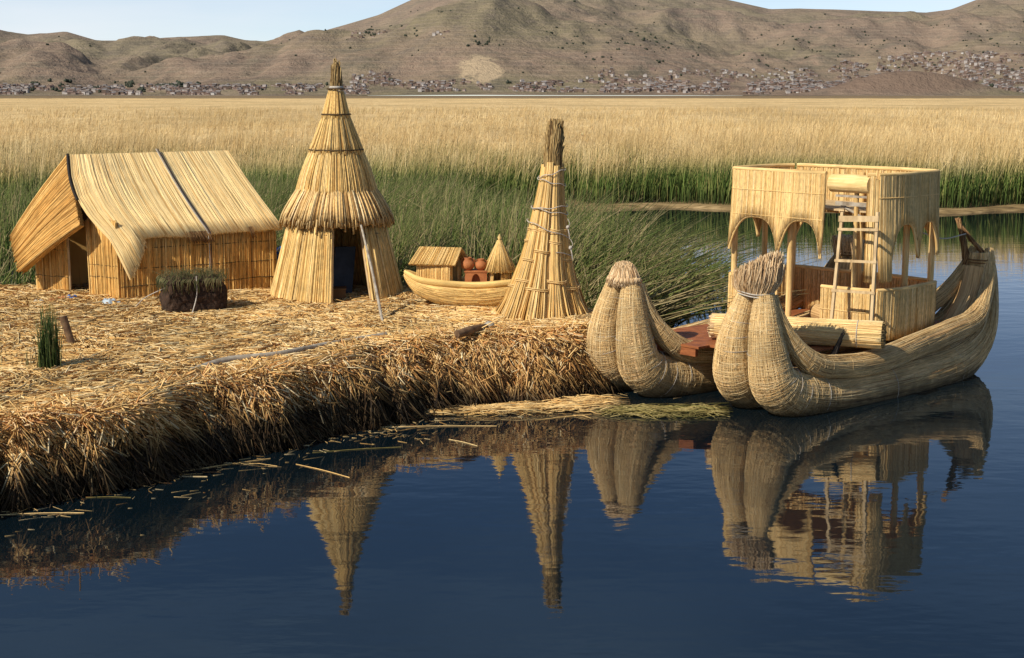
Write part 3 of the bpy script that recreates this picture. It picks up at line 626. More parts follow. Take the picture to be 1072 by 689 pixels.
mb = MB(); n = 420; u = rng.random(n); k = (u * (nE - 1)).astype(int); a = WE[k] + outd[k] * (np.abs(rng.normal(0, .45, n)) + .03)[:, None]; a[:, 2] = .003; ang = rng.normal(.3, .8, n); L = rng.uniform(.03, .22, n) * rng.uniform(.4, 1.2, n)
dd = np.stack([np.cos(ang), np.sin(ang), ang * 0], -1) * L[:, None] / 2; mb.stalks(np.stack([a - dd, a + dd], 1), rng.uniform(.0015, .0035, n))
tag(mb.build('floating_bits', M['litter']), 'tiny broken bits of straw scattered on the water along the bank', 'straw', kind='stuff')
# ------------------------------------------------------------------ thatch helper
def thatch(mb, f, u0, u1, v0, v1, n, w, lift=.02, K=5, wob=.004, endj=.02, cutv=None, slant=0.):
    """stalks laid along v on the surface f(u,v)->(N,3)"""
    u = rng.uniform(u0, u1, n); ve = np.full(n, v1) if cutv is None else cutv(u); ve = ve + rng.normal(0, endj, n); vs = np.full(n, v0) + np.abs(rng.normal(0, endj * .5, n))
    t = np.linspace(0, 1, K); VV = vs[:, None] + (ve - vs)[:, None] * t; UU = u[:, None] + rng.normal(0, wob, (n, 1)) * t + (slant * rng.normal(0, 1, (n, 1))) * t
    UU = np.clip(UU, min(u0, u1), max(u0, u1)) if slant == 0 else UU
    e = 1e-3; P = f(UU.ravel(), VV.ravel()); Nn = nrmz(np.cross(f(UU.ravel() + e, VV.ravel()) - P, f(UU.ravel(), VV.ravel() + e) - P))
    lf = np.repeat(lift * rng.random(n), K) + np.tile(t, n) * np.repeat(lift * .6 * rng.random(n), K)
    P = P + Nn * lf[:, None]; mb.stalks(P.reshape(n, K, 3), w * rng.uniform(.7, 1.3, n))
def sheet(mb, f, u0, u1, v0, v1, nu=20, nv=10, off=0., cutv=None, flip=False):
    U, T_ = np.meshgrid(np.linspace(u0, u1, nu), np.linspace(0, 1, nv), indexing='ij')
    ve = cutv(U.ravel()).reshape(U.shape) if cutv else v1; VV = v0 + (ve - v0) * T_
    P = f(U.ravel(), VV.ravel()); e = 1e-3; Nn = nrmz(np.cross(f(U.ravel() + e, VV.ravel()) - P, f(U.ravel(), VV.ravel() + e) - P))
    P = (P + Nn * off).reshape(nu, nv, 3); mb.grid(P)
def bil(A, B, C_, D, sag=0.):
    """u along A->B, v from A to D"""
    A, B, C_, D = map(lambda q: np.asarray(q, float), (A, B, C_, D))
    def f(u, v):
        u = u[:, None]; v = v[:, None]; P = (A * (1 - u) + B * u) * (1 - v) + (D * (1 - u) + C_ * u) * v
        if sag: P = P - V(0, 0, 1) * sag * np.sin(np.clip(v, 0, 1) * pi)
        return P
    return f
def tie(mb, f, u0, u1, v, r=.008, off=.03, n=40, wob=.01, w2=0):
    u = np.linspace(u0, u1, n); vv = v + wob * (fbm(u * 8 + v * 50, u * 0, 3) - .5) * 2 + w2 * (u - u0); P = f(u, vv); e = 1e-3
    Nn = nrmz(np.cross(f(u + e, vv) - P, f(u, vv + e) - P)); mb.tube(P + Nn * off, r, 5, caps=False)

def skin_reeds(mb, P, n, r0, r1, L0, L1, w, along=True, jit=.35, lift=.002, cols=None, K=7):
    Rn, Cn, _ = P.shape; ctr = P.mean(1)
    row = rng.uniform(r0, r1, n) * (Rn - 1); col = rng.uniform(0, Cn, n); L = rng.uniform(L0, L1, n) * (Rn - 1 if along else Cn); t = np.linspace(-.5, .5, K)
    if along: rr = row[:, None] + L[:, None] * t; cc = col[:, None] + rng.normal(0, jit, (n, 1)) * t + rng.normal(0, .05, (n, K))
    else: rr = row[:, None] + rng.normal(0, jit, (n, 1)) * t + rng.normal(0, .06, (n, K)); cc = col[:, None] + L[:, None] * t
    rr = np.clip(rr, 0, Rn - 1.001); ri = rr.astype(int); rf = (rr - ri)[..., None]; ci = np.floor(cc).astype(int); cf = (cc - ci)[..., None]; c0_, c1_ = ci % Cn, (ci + 1) % Cn
    Q = (P[ri, c0_] * (1 - cf) + P[ri, c1_] * cf) * (1 - rf) + (P[ri + 1, c0_] * (1 - cf) + P[ri + 1, c1_] * cf) * rf; ctrq = ctr[ri] * (1 - rf) + ctr[ri + 1] * rf
    Q = Q + nrmz(Q - ctrq) * (lift + .004 * rng.random((n, 1, 1)) - .003 * (np.abs(t) > .45)[None, :, None]); mb.stalks(Q, w * rng.uniform(.6, 1.3, n), rng.random(n) if cols is None else rng.uniform(*cols, n))

# ------------------------------------------------------------------ thatched hut
A = V(-5.87, 21.3, GZ - .03); C_ = V(-3.72, 22.4, GZ - .03); D = V(-7.42, 22.25, GZ - .03); E = D + C_ - A
up = lambda p, z: V(p[0], p[1], z)
hut = thing('thatched_hut', 'low rectangular reed hut with pale pitched thatch roof and dark open doorway', 'hut', (A + C_ + D + E) / 4 * V(1, 1, 0) + V(0, 0, GZ))
Rf = (A + D) / 2 + V(-.02, -.05, 0); Rf[2] = 2.88; Rb = Rf + (C_ - A); Rb[2] = 2.90
LD = nrmz(C_ - A); WDv = nrmz(A - D)
WT = 1.72
def wallpiece(name, P, Q, top, n, ties=(.3, .62, .85), flipn=False, h0=None):
    a, b = (P, Q); f = bil(a, b, up(b, top(1) if callable(top) else top), up(a, top(0) if callable(top) else top))
    mb = MB(); sheet(mb, f, 0, 1, 0, 1, 6, 4); thatch(mb, f, 0, 1, 0, 1.02, n, .011, .035, 4, .004, .012)
    return f, mb
f, mb = wallpiece('wall', A, C_, WT, 620); long_wall = mb.build('wall', M['wall'], hut)
mt = MB(); [tie(mt, f, 0, 1, v, .006, .04, 40, .012, .03) for v in (.22, .48, .78)]; mt.build('tie_cord', M['inner'], hut, long_wall)
gd = A - D; g = lambda t: D + gd * t
f, mb = wallpiece('wall', g(.66), A, 1.9, 190); w2 = mb.build('wall', M['wall'], hut); mt = MB(); [tie(mt, f, 0, 1, v, .005, .04) for v in (.3, .45)]; mt.build('tie_cord', M['inner'], hut, w2)
f, mb = wallpiece('wall', D, g(.40), 1.9, 200); w3 = mb.build('wall', M['wall'], hut); mt = MB(); [tie(mt, f, 0, 1, v, .005, .04) for v in (.25, .6)]; mt.build('tie_cord', M['inner'], hut, w3)
f, mb = wallpiece('wall', E, D, WT, 200); mb.build('wall', M['wall'], hut)
f = bil(C_, E, Rb, Rb); mb = MB(); 
def gab(u, v): 
    base = C_ * (1 - u[:, None]) + E * u[:, None]; h = (WT - GZ) + (2.85 - WT) * (1 - np.abs(2 * u - 1)); P = base.copy(); P[:, 2] = GZ + h * v; return P
sheet(mb, gab, 0, 1, 0, 1, 12, 4); thatch(mb, gab, 0, 1, 0, .98, 250, .011, .03); mb.build('wall', M['wall'], hut)
# door frame posts + lintel
mb = MB(); 
for q in (g(.40), g(.66)): mb.tube([up(q, GZ - .05), up(q, 1.95)], .022, 8, 1)
mb.build('door_frame', M['wood'], hut)
mb = MB(); q = g(.65) + V(.02, .12, 0); ff = bil(up(q, 1.35), up(g(.60) + V(0, .12, 0), 1.35), up(g(.60) + V(0, .12, 0), .78), up(q, .78)); sheet(mb, ff, 0, 1, 0, 1, 10, 6); mb.build('door_curtain', M['redcloth'], hut)
# roof slopes
nearN = V(LD[1], -LD[0], 0)                                   # outward of the long near wall
eA = up(A + nearN * .07, 1.66) - LD * .12; eC = up(C_ + nearN * .09, 1.70) + LD * .10
def cutr(u): return 1.0 + .42 * np.clip(1 - u / .17, 0, 1) ** .8 + .03 * np.clip((.5 - u) / .5, 0, 1) + .008 * np.sin(u * 17)
fr0 = bil(Rf, Rb + LD * .02, eC, eA)
def froof(u, v): 
    P = fr0(u, v); P[:, 2] += -.025 * np.sin(np.clip(v, 0, 1) * pi) + .015 * np.sin(u * 9) * v; P -= LD * (.17 * np.sin(np.clip(v, 0, 1) * pi) * (1 - np.clip(u, 0, 1)) ** 3)[:, None]
    return P
mb = MB(); sheet(mb, froof, 0, 1, 0, 1, 80, 14, .0, cutr); sheet(mb, froof, 0, 1, 0, 1, 80, 14, .05, cutr)
thatch(mb, froof, 0, 1, .0, 1., 5200, .0075, -.03, 7, .008, .007, cutr); nearroof = mb.build('roof', M['thatch'], hut)
eD = up(D - nearN * .2, 1.60); eE = up(E - nearN * .2, 1.62)
ff = bil(Rb + V(0, 0, .01), Rf + V(0, 0, .01), eD, eE); mb = MB(); sheet(mb, ff, 0, 1, 0, 1, 10, 6, 0); thatch(mb, ff, 0, 1, 0, 1, 1200, .012, .03); mb.build('roof', M['thatch'], hut)
# front flap
r1 = Rf + V(-.01, -.02, .0); r2 = atY(86, 236, 21.25); b2 = atY(24, 284, 21.9); b1 = atY(15, 246, 22.25)
ff0 = bil(r1, r2, b2, b1)
def ff(u, v): P = ff0(u, v); P[:, 1] -= .06 * np.sin(np.clip(v, 0, 1) * pi); P[:, 2] += .025 * np.sin(np.clip(v, 0, 1) * pi); return P
mb = MB(); sheet(mb, ff, 0, 1, 0, 1, 20, 12, 0); sheet(mb, ff, 0, 1, 0, 1, 20, 12, .03); thatch(mb, ff, 0, 1, 0, 1, 1100, .009, -.04, 6, .012, .02); thatch(mb, ff, 0, 1, 0, 1, 900, .009, .05, 6, .012, .02)
mb.build('gable_flap', M['flap'], hut)
# dark gable infill above door, under flap
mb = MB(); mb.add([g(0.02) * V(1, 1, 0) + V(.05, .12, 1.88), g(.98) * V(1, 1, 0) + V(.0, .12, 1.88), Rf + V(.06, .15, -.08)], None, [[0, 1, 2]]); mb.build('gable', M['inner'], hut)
mb = MB(); hv = [froof(np.array([.0]), np.array([v]))[0] + V(-.02, -.03, .02) for v in np.linspace(0, .52, 9)]; mb.tube(hv, .022, 8, 2); mb.build('verge_rope', M['charred'], hut)
# strap over roof: white + blue-black
for dx, mt_, nm in ((0, 'rope', 'strap'), (.028, 'blackrope', 'strap')):
    mb = MB(); vs = np.linspace(0, 1.02, 16); P = np.array([froof(np.array([.535 + .015 * v + dx * .4]), np.array([v]))[0] for v in vs]); P += V(.1, -.5, .8) * .085
    P = np.vstack([P, up(P[-1] + V(.0, .05, 0), 1.3), up(P[-1] + V(-.03, .02, 0), .82)]); mb.tube(P, [.009] * 16 + [.005, .005], 6, 1); mb.build(nm, M[mt_], hut)
# ragged dark rotten edge at eave by the strap
mb = MB()
for uc, sp, n_ in ((.50, .07, 60), (.80, .012, 14)):
    mb = MB(); u_ = rng.normal(uc, sp * .5, n_); P0 = froof(u_, np.full(n_, .97 - .0)) + V(.05, -.1, .04); P1 = froof(u_ + rng.normal(0, .01, n_), 1.06 + 0 * u_ - .0 + .03 * rng.random(n_)) + V(.03, -.06, .0); mb.stalks(np.stack([P0, (P0 + P1) / 2 + V(0, -.01, .01), P1], 1), .006 * np.ones(n_)); mb.build('eave_fringe', M['darkreed'], hut, nearroof)

# ------------------------------------------------------------------ conical hut
CC = at(353, 309, GZ); tow = thing('conical_hut', 'tall pointed conical reed hut with ragged skirt and dark doorway', 'hut', CC)
view = math.atan2(-CC[1], -CC[0])
TZ = [0, 1.02]; TR = [1.00, .76]
def conef(zs, rs, lean=(0, 0)):
    zs = np.array(zs, float); rs_2 = np.array(rs, float)
    def f(u, v):
        z = zs[0] + (zs[-1] - zs[0]) * v; r = np.interp(z if zs[-1] > zs[0] else -z, zs if zs[-1] > zs[0] else -zs, rs_2); 
        k = np.clip(z / 3.6, 0, 1); return np.stack([CC[0] + lean[0] * k + r * np.cos(u), CC[1] + lean[1] * k + r * np.sin(u), GZ + z], -1)
    return f
LN = (.05, 0)
dl, dr = view - R(5) , view + R(31)        # doorway (angles grow to screen right)
wf = conef([0, 1.22], [.97, .64], LN); mb = MB(); sheet(mb, wf, dr, dl + 2 * pi, 0, 1, 60, 4); sheet(mb, wf, dr, dl + 2 * pi, 0, 1, 60, 4, .03); thatch(mb, wf, dr, dl + 2 * pi, 0, 1, 2300, .012, .05, 4, .006, .02); thatch(mb, wf, dr, dl + 2 * pi, 0, 1, 500, .012, -.03)
wl = mb.build('wall', M['cone'], tow); mt = MB(); tie(mt, wf, dr, dl + 2 * pi, .80, .008, .055, 80); mt.build('tie_cord', M['inner'], tow, wl)
def tier(z0, r0, z1, r1, n, w, mat, bulge=0, lift=.06, endj=.02, sag=0):
    zs = np.linspace(z0, z1, 7); rr = np.interp(zs, [z1, z0], [r1, r0]) + bulge * np.sin(np.linspace(0, pi, 7)); f = conef(zs, rr, LN)
    mb = MB(); sheet(mb, f, 0, 2 * pi, 0, .98, 48, 5); thatch(mb, f, 0, 2 * pi, 0, 1, n, w, -lift, 6, .01, endj); return mb.build('roof_tier', mat, tow), f
t1, f1 = tier(3.12, .075, 2.68, .185, 420, .010, M['cone'], 0, .025)
t2, f2 = tier(2.76, .15, 2.16, .375, 850, .010, M['cone'], .0, .035)
t3, f3 = tier(2.24, .335, 1.50, .575, 1700, .010, M['cone'], .03, .04)
t4, f4 = tier(1.63, .515, 1.15, .77, 1300, .013, M['skirt'], .02, .07, .09)
for f_, pr, v in ((f1, t1, .03), (f2, t2, .06), (f3, t3, .06), (f4, t4, .10)):
    mt = MB(); tie(mt, f_, 0, 2 * pi, v, .011, -.055, 60); mt.build('tie_cord', M['inner'], tow, pr)
# top tuft
mb = MB(); n = 420; a = rng.uniform(0, 2 * pi, n); r = .07 * np.sqrt(rng.random(n)); z0 = GZ + 3.0; hh = rng.uniform(.38, .62, n) * (1 - 4 * r)
tx = CC[0] + LN[0]; P = np.stack([np.stack([tx + r * np.cos(a), CC[1] + r * np.sin(a), z0 + 0 * r], -1), np.stack([tx + r * 1.35 * np.cos(a), CC[1] + r * 1.35 * np.sin(a), z0 + hh * .55], -1), np.stack([tx + r * .9 * np.cos(a) + rng.normal(0, .015, n), CC[1] + r * .9 * np.sin(a), z0 + hh], -1)], 1)
mb.stalks(P, .008 * np.ones(n)); mb.build('top_tuft', M['tuftdark'], tow)
mb = MB(); [mb.lathe((tx, CC[1], GZ + z), [0, .02, .04], [.10, .112, .10], 16) for z in (3.02, 3.07, 3.12)]; mb.build('neck_binding', M['rope'], tow)
# inner darkness: floor mat is island; door jamb posts
mb = MB()
for ang in (dl, dr): 
    p0 = wf(np.array([ang]), np.array([0.]))[0]; p1 = wf(np.array([ang]), np.array([1.]))[0]; mb.tube([p0, p1], .02, 8)
mb.build('door_frame', M['wood'], tow)
mb = MB(); q = CC + V(.12, -.35, 0); mb.box(q + V(-.17, 0, 0), V(.30, .1, 0), V(-.02, .03, 0), V(.05, .25, .75)); tag(mb.build('panel', M['board']), 'slate blue panel leaning inside the doorway of the conical hut', 'panel')
mb = MB(); q = CC + V(-.02, -.62, 0); mb.box(q, V(.22, .03, 0), V(-.03, .25, 0), V(0, 0, .16)); mb.box(q + V(-.01, -.01, .162), V(.24, .03, 0), V(-.03, .27, 0), V(0, 0, .02)); tag(mb.build('crate', M['box']), 'small brown box on the floor just inside the conical hut doorway', 'box')
# slim pole in front of door
p0 = at(403, 350, GZ - .08); p1 = atY(378, 236, CC[1] - .80); mb = MB(); mb.tube([p0, p0 * .5 + p1 * .5 + V(.015, 0, 0), p1], [.022, .02, .016], 8, 4, rn=.15)
tag(mb.build('wooden_pole', M['greywood']), 'thin grey wooden pole leaning across the conical hut doorway', 'pole')
mb = MB(); 
q = at(289, 292, GZ); ff = bil(q + V(-.10, .35, 0) + V(0, 0, .45), q + V(.10, .3, .55), q + V(.12, .2, .05), q + V(-.12, .25, .02)); U, W_ = np.meshgrid(np.linspace(0, 1, 12), np.linspace(0, 1, 12), indexing='ij'); P = ff(U.ravel(), W_.ravel()).reshape(12, 12, 3); P[..., 1] += .08 * np.sin(U * 14 + W_ * 3); mb.grid(P)
tag(mb.build('tarp', M['bluecloth'], smooth=True), 'bright blue plastic tarp hanging between the two huts', 'tarp')

# ------------------------------------------------------------------ clutter on the island
# peat block
pb = at(203, 325, GZ); blk = thing('peat_block', 'dark square block of reed root peat with grass on top, tied with rope', 'peat block', pb)
mb = MB(); a0 = R(25); ax, ay = V(cos(a0), sin(a0), 0), V(-sin(a0), cos(a0), 0); n = 22; th = np.linspace(0, 2 * pi, 56, endpoint=False)
sq = lambda t: np.stack([np.sign(np.cos(t)) * np.abs(np.cos(t)) ** .28, np.sign(np.sin(t)) * np.abs(np.sin(t)) ** .28], -1)
rowsP = []
for z in np.linspace(-.03, .47, 14):
    s2 = sq(th) * (.41 + .025 * np.sin(z * 9)); jj = 1 + .17 * (fbm(th * 3 + 5, th * 0 + z * 14, 4) - .5); P = pb + (ax[None] * s2[:, :1] * 1.0 + ay[None] * s2[:, 1:] * .72) * jj[:, None]; P[:, 2] = GZ + z; rowsP.append(P)
for k in (.8, .45, .02): P = pb + (rowsP[-1] * 0 + (rowsP[13] - pb) * V(1, 1, 0) * k); P[:, 2] = GZ + .48 + .03 * fbm(th * 2, th * 0 + k, 2); rowsP.append(P)
mb.grid(np.array(rowsP), True); mb.build('soil', M['soil'], blk)
mb = MB(); n = 420; q = rng.uniform(-1, 1, (n, 2)); b = pb + ax[None] * q[:, :1] * .42 + ay[None] * q[:, 1:] * .3; b[:, 2] = GZ + .47; reeds(mb, b, rng.uniform(.05, .2, n), rng.uniform(.2, 1.4, n), np.full(n, .004), (0, 0), 4); 
n = 130; e_ = rng.random(n); side = rng.random(n) < .6; b = np.where(side[:, None], pb + ax * (e_ * .84 - .42)[:, None] - ay * .3, pb - ax * .42 + ay * (e_ * .6 - .3)[:, None]); b[:, 2] = GZ + .49; P = np.stack([b, b + V(-.02, -.05, -.03), b + V(-.02, -.07, 0) + rng.normal(0, .02, (n, 3)) - V(0, 0, 1) * rng.uniform(.05, .2, (n, 1))], 1); mb.stalks(P, .004 * np.ones(n))
mb.build('grass_top', M['grassdry'], blk)
mb = MB(); P = [pb + ax * -.02 - ay * .33 + V(0, 0, .53), pb + ax * .0 - ay * .345 + V(-.03, 0, .25), pb - ax * .12 - ay * .42 + V(0, 0, .01)]; mb.tube(P, .009, 6, 4); mb.build('rope', M['rope'], blk)
mb = MB(); mb.tube([at(142, 321, GZ + .03), at(153, 311, GZ + .15), pb - ax * .36 - ay * .2 + V(0, 0, .40)], .007, 6, 5); tag(mb.build('rope', M['rope']), 'thin pale rope running from the hut wall to the peat block', 'rope')
# green tuft
q = at(52, 388, GZ); mb = MB(); n = 200; b = q + rng.normal(0, .055, (n, 3)) * V(1.1, 1, 0); reeds(mb, b, rng.uniform(.2, .78, n), rng.uniform(.0, .16, n), np.full(n, .006), (.05, 0), 4, rng.random(n)); tag(mb.build('reed_plant', M['grass']), 'upright tuft of fresh green reed growing out of the straw', 'plant')
q = at(33, 385, GZ); mb = MB(); n = 12; b = q + rng.normal(0, .03, (n, 3)) * V(1, 1, 0); reeds(mb, b, rng.uniform(.1, .25, n), rng.uniform(.1, .3, n), np.full(n, .005), (-.2, 0), 4); tag(mb.build('reed_sprout', M['grassdry']), 'few short dry sprouts left of the green tuft', 'plant')
# stake
p0 = at(79, 371, GZ - .1); p1 = p0 + V(-.13, .0, .47); mb = MB(); mb.tube([p0, (p0 + p1) / 2, p1], [.05, .045, .048], 10, 3, rn=.08); tag(mb.build('wooden_stake', M['brownwood']), 'short brown wooden stake driven at a slant into the straw', 'stake')
# lying poles
P = [at(200, 388, GZ + .02), at(240, 377, GZ + .04), at(290, 371, GZ + .05), at(340, 361, GZ + .05), at(404, 351, GZ + .05)]
mb = MB(); mb.tube(P, [.035, .042, .036, .03, .045], 10, 6, rn=.2); tag(mb.build('lying_pole', M['greywood']), 'long pale bent pole lying along the edge of the island', 'pole')
mb = MB(); mb.tube([at(478, 350, GZ + .06), at(492, 346, GZ + .08), at(508, 342, GZ + .06)], [.05, .055, .04], 9, 4, rn=.3); tag(mb.build('driftwood', M['brownwood']), 'short dark piece of wood lying at the island edge', 'log')
mb = MB(); mb.sphere(at(512, 341, GZ + .06), .075, 12, 9, .8, n=.12); tag(mb.build('stone', M['stone'], smooth=True), 'pale rounded stone at the end of the dark log', 'stone')
# rags, bits by the door
def rag(px, py, w_, d_, h_, mat, name, lab, cat, sd_):
    q = at(px, py, GZ); U, W_ = np.meshgrid(np.linspace(-1, 1, 16), np.linspace(-1, 1, 16), indexing='ij'); rr = np.sqrt(U * U + W_ * W_)
    P = np.stack([q[0] + U * w_ * (1 + .3 * np.sin(W_ * 5 + sd_)), q[1] + W_ * d_ * (1 + .3 * np.sin(U * 4 + sd_)), GZ - .01 + h_ * np.clip(1.15 - rr ** 2, 0, 1) ** .5 * (.15 + 1.3 * fbm(U * 2.3 + sd_ * 7, W_ * 2.3 + sd_, 3))], -1); mb = MB(); mb.grid(P)
    return tag(mb.build(name, mat, smooth=True), lab, cat)
rag(115, 318, .13, .1, .09, M['palecloth'], 'rag', 'crumpled pale blue rag on the straw at the hut corner', 'rag', 1)
rag(76, 314, .09, .06, .09, M['bluecloth'], 'cloth', 'small bright blue cloth heaped in the hut doorway', 'cloth', 2)
rag(66, 314, .07, .06, .08, M['redcloth'], 'cloth', 'small dark red cloth on the ground before the doorway', 'cloth', 3)
rag(42, 319, .10, .07, .09, M['stone'], 'sack', 'small dusty sack lying left of the hut doorway', 'sack', 4)
rag(53, 318, .10, .07, .10, M['clay'], 'sack', 'orange brown bundle lying before the hut doorway', 'bundle', 5)
rag(15, 313, .28, .12, .05, M['palecloth'], 'plastic_sheet', 'grey plastic sheet lying at the left edge of the island', 'plastic sheet', 6)

# ------------------------------------------------------------------ reed bundle cone
BC = at(568, 331, GZ); bun = thing('reed_stook', 'tall cone of cut reed bundles tied upright with pale cords', 'reed bundles', BC)
def axis(h): return V(BC[0] + .17 * (h / 2.7), BC[1], GZ + h)
HZ = [0, .7, 1.2, 1.75, 2.1, 2.7]; HR = [.50, .315, .23, .15, .125, .10]
nb = 9; spr = nrmz
for i in range(nb):
    a0 = 2 * pi * i / nb + .25; mb = MB(); n = 330; K = 9; hs = np.linspace(0, 1, K); bh = 2.05 + .1 * random.random()
    q = rng.normal(0, 1, (n, 2)); q = q / np.linalg.norm(q, axis=1, keepdims=True) * np.sqrt(rng.uniform(.45, 1, (n, 1)))
    P = np.zeros((n, K, 3))
    for k, t in enumerate(hs):
        h = t * bh; Rm = np.interp(h, HZ, HR); rb = Rm * (.33 + .16 * (1 - t) ** 3) * (1 + .06 * sin(t * 14 + i)); ax_ = axis(h)
        cx, cy = ax_[0] + Rm * .84 * cos(a0), ax_[1] + Rm * .84 * sin(a0)
        P[:, k, 0] = cx + q[:, 0] * rb; P[:, k, 1] = cy + q[:, 1] * rb; P[:, k, 2] = GZ + h * (1 + .0 * q[:, 0])
    P[:, 0, 2] += np.abs(rng.normal(0, .03, n)); mb.stalks(P, .0105 * rng.uniform(.7, 1.2, n)); b_o = mb.build('reed_bundle', M['bundle'], bun)
    for h in (.42 + .1 * (i % 2), .80 + .12 * ((i + 1) % 3), 1.2):
        Rm = np.interp(h, HZ, HR); rb = Rm * (.35 + .16 * (1 - h / bh) ** 3); th = np.linspace(0, 2 * pi, 15); mt = MB()
        for dz in (0, .022): mt.tube([V(axis(h)[0] + Rm * .84 * cos(a0) + rb * 1.07 * cos(t), axis(h)[1] + Rm * .84 * sin(a0) + rb * 1.07 * sin(t), GZ + h + dz + .012 * sin(t * 2)) for t in th], .008, 5, caps=False)
        mt.build('tie', M['trim'], bun, b_o)
mb = MB(); n = 900; a = rng.uniform(0, 2 * pi, n); r = np.sqrt(rng.random(n)); top = rng.uniform(2.2, 2.72, n); K = 5; P = np.zeros((n, K, 3))
for k, t in enumerate(np.linspace(0, 1, K)):
    h = 1.75 + (top - 1.75) * t; Rm = np.interp(h, HZ, HR) * .98; P[:, k, 0] = BC[0] + .17 * h / 2.7 + r * Rm * np.cos(a) + (rng.normal(0, .02, n) if k == K - 1 else 0); P[:, k, 1] = BC[1] + r * Rm * np.sin(a); P[:, k, 2] = GZ + h
mb.stalks(P, .008 * np.ones(n)); mb.build('top_tuft', M['tuftdark'], bun)
for h, tl in ((1.98, .12), (1.86, -.1), (1.52, .03), (1.47, -.08), (1.22, -.16), (.95, -.1)):
    Rm = np.interp(h, HZ, HR) * 1.2 + .022; th = np.linspace(-.1, 2 * pi if h > 1 else 1.4 , 30) + view
    if h < 1: th = np.linspace(view + .2, view + 1.3, 10)
    mb = MB(); mb.tube([axis(h) + V(Rm * cos(t), Rm * sin(t), tl * Rm * 2.5 * cos(t) + .012 * sin(5 * t)) for t in th], .0065, 6, caps=False); mb.build('cord', M['rope'], bun)
mb = MB()
for h, a_ in ((1.25, .9), (.97, .95)):
    Rm = np.interp(h, HZ, HR) * 1.25 + .02; mb.sphere(axis(h) + V(Rm * cos(view + a_), Rm * sin(view + a_), 0), .026, 10, 8, n=.5); p_ = axis(h) + V(Rm * cos(view + a_), Rm * sin(view + a_), 0)
    mb.tube([p_, p_ + V(.02, -.03, -.08), p_ + V(.03, -.02, -.16)], .008, 5, 3); mb.tube([p_, p_ + V(.03, -.03, .05), p_ + V(.0, -.02, .12)], .006, 5, 3)
mb.build('knot', M['rope'], bun)

# ------------------------------------------------------------------ miniature reed boat and its load
sb0 = at(424, 300, GZ); YB = at(470, 323, GZ)[1] + .22
pL = atY(424, 288, YB); xr = atY(572, 300, YB)[0]; xl = pL[0]; LB = xr - xl
sb = thing('small_reed_boat', 'small yellow reed boat standing on the straw as a display', 'boat', ((xl + xr) / 2, YB, GZ))
def sbp(t, y, z): return V(xl + LB * t, YB + y + .10 * (t - .3), GZ + z)
ht = [0, .03, .12, .3, .5, .7, .88, .97, 1]; hz = [.48, .42, .29, .20, .17, .20, .29, .42, .50]; hr = [.02, .06, .13, .19, .20, .19, .13, .06, .02]
mb = MB()
sk = MB()
for sy in (-1, 1):
    Pg = mb.tube([sbp(t, sy * r * .75, z) for t, z, r in zip(ht, hz, hr)], np.array(hr) * .95, 22, 6, rn=.05); skin_reeds(sk, Pg, 700, 0, 1, .08, .3, .0032, True, .3, .0)
hl = mb.build('hull', M['minihull'], sb, smooth=True); sk.build('surface_reeds', M['bundle'], sb, hl)
for sy in (-1, 1):
    mb = MB(); mb.tube([sbp(t, sy * (r * 1.35), z + r * .75 + .02) for t, z, r in zip(ht, hz, hr)], [.02, .035, .045, .05, .05, .05, .045, .035, .02], 12, 6, rn=.05); mb.build('gunwale', M['minihull'], sb, smooth=True)
mb = MB(); mb.box(sbp(.14, -.18, .34), V(LB * .72, 0, 0), V(0, .36, 0), V(0, 0, .015)); mb.build('deck', M['straw'], sb)
DZ = .355
# mini house
hx0 = atY(437, 290, YB)[0]; hx1 = atY(476, 290, YB)[0]
mh = thing('miniature_house', 'miniature reed house with gable roof standing in the small boat', 'model house', ((hx0 + hx1) / 2, YB, GZ + DZ))
o = V(hx0, YB - .06, GZ + DZ); axx = V((hx1 - hx0) * .86, -.15, 0); ayy = V(.16, .31, 0); hh = .30
mb = MB()
for P, Q in ((o, o + axx), (o + ayy, o), (o + axx + ayy, o + ayy)):
    f = bil(P, Q, Q + V(0, 0, hh), P + V(0, 0, hh)); sheet(mb, f, 0, 1, 0, 1, 4, 3); thatch(mb, f, 0, 1, 0, 1, 90, .006, .008, 3, .003, .004)
P, Q = o + axx, o + axx + ayy; 
for a, b in ((0, .28), (.72, 1)): f = bil(P + ayy * a, P + ayy * b, P + ayy * b + V(0, 0, hh), P + ayy * a + V(0, 0, hh)); sheet(mb, f, 0, 1, 0, 1, 4, 3); thatch(mb, f, 0, 1, 0, 1, 24, .006, .008, 3, .003, .004)
mb.add([o + axx + V(0, 0, hh), o + axx + ayy + V(0, 0, hh), o + axx + ayy / 2 + V(0, 0, hh + .19)], None, [[0, 1, 2]]); mb.add([o + V(0, 0, hh), o + ayy + V(0, 0, hh), o + ayy / 2 + V(0, 0, hh + .19)], None, [[0, 1, 2]])
mb.build('wall', M['bundle'], mh)
rg0 = o + ayy / 2 + V(-.05, 0, hh + .2); rg1 = o + axx + ayy / 2 + V(.10, 0, hh + .2)
for sy in (-1, 1):
    e0 = rg0 + ayy * .68 * sy - V(.04, 0, .23); e1 = rg1 + ayy * .68 * sy - V(-.02, 0, .23); f = bil(rg0, rg1, e1, e0); mb = MB(); sheet(mb, f, 0, 1, 0, 1, 4, 4); thatch(mb, f, 0, 1, 0, 1, 240, .006, .012, 3, .004, .006); thatch(mb, f, 0, 1, 0, 1, 240, .006, -.012, 3, .004, .006); mb.build('roof', M['bundle'], mh)
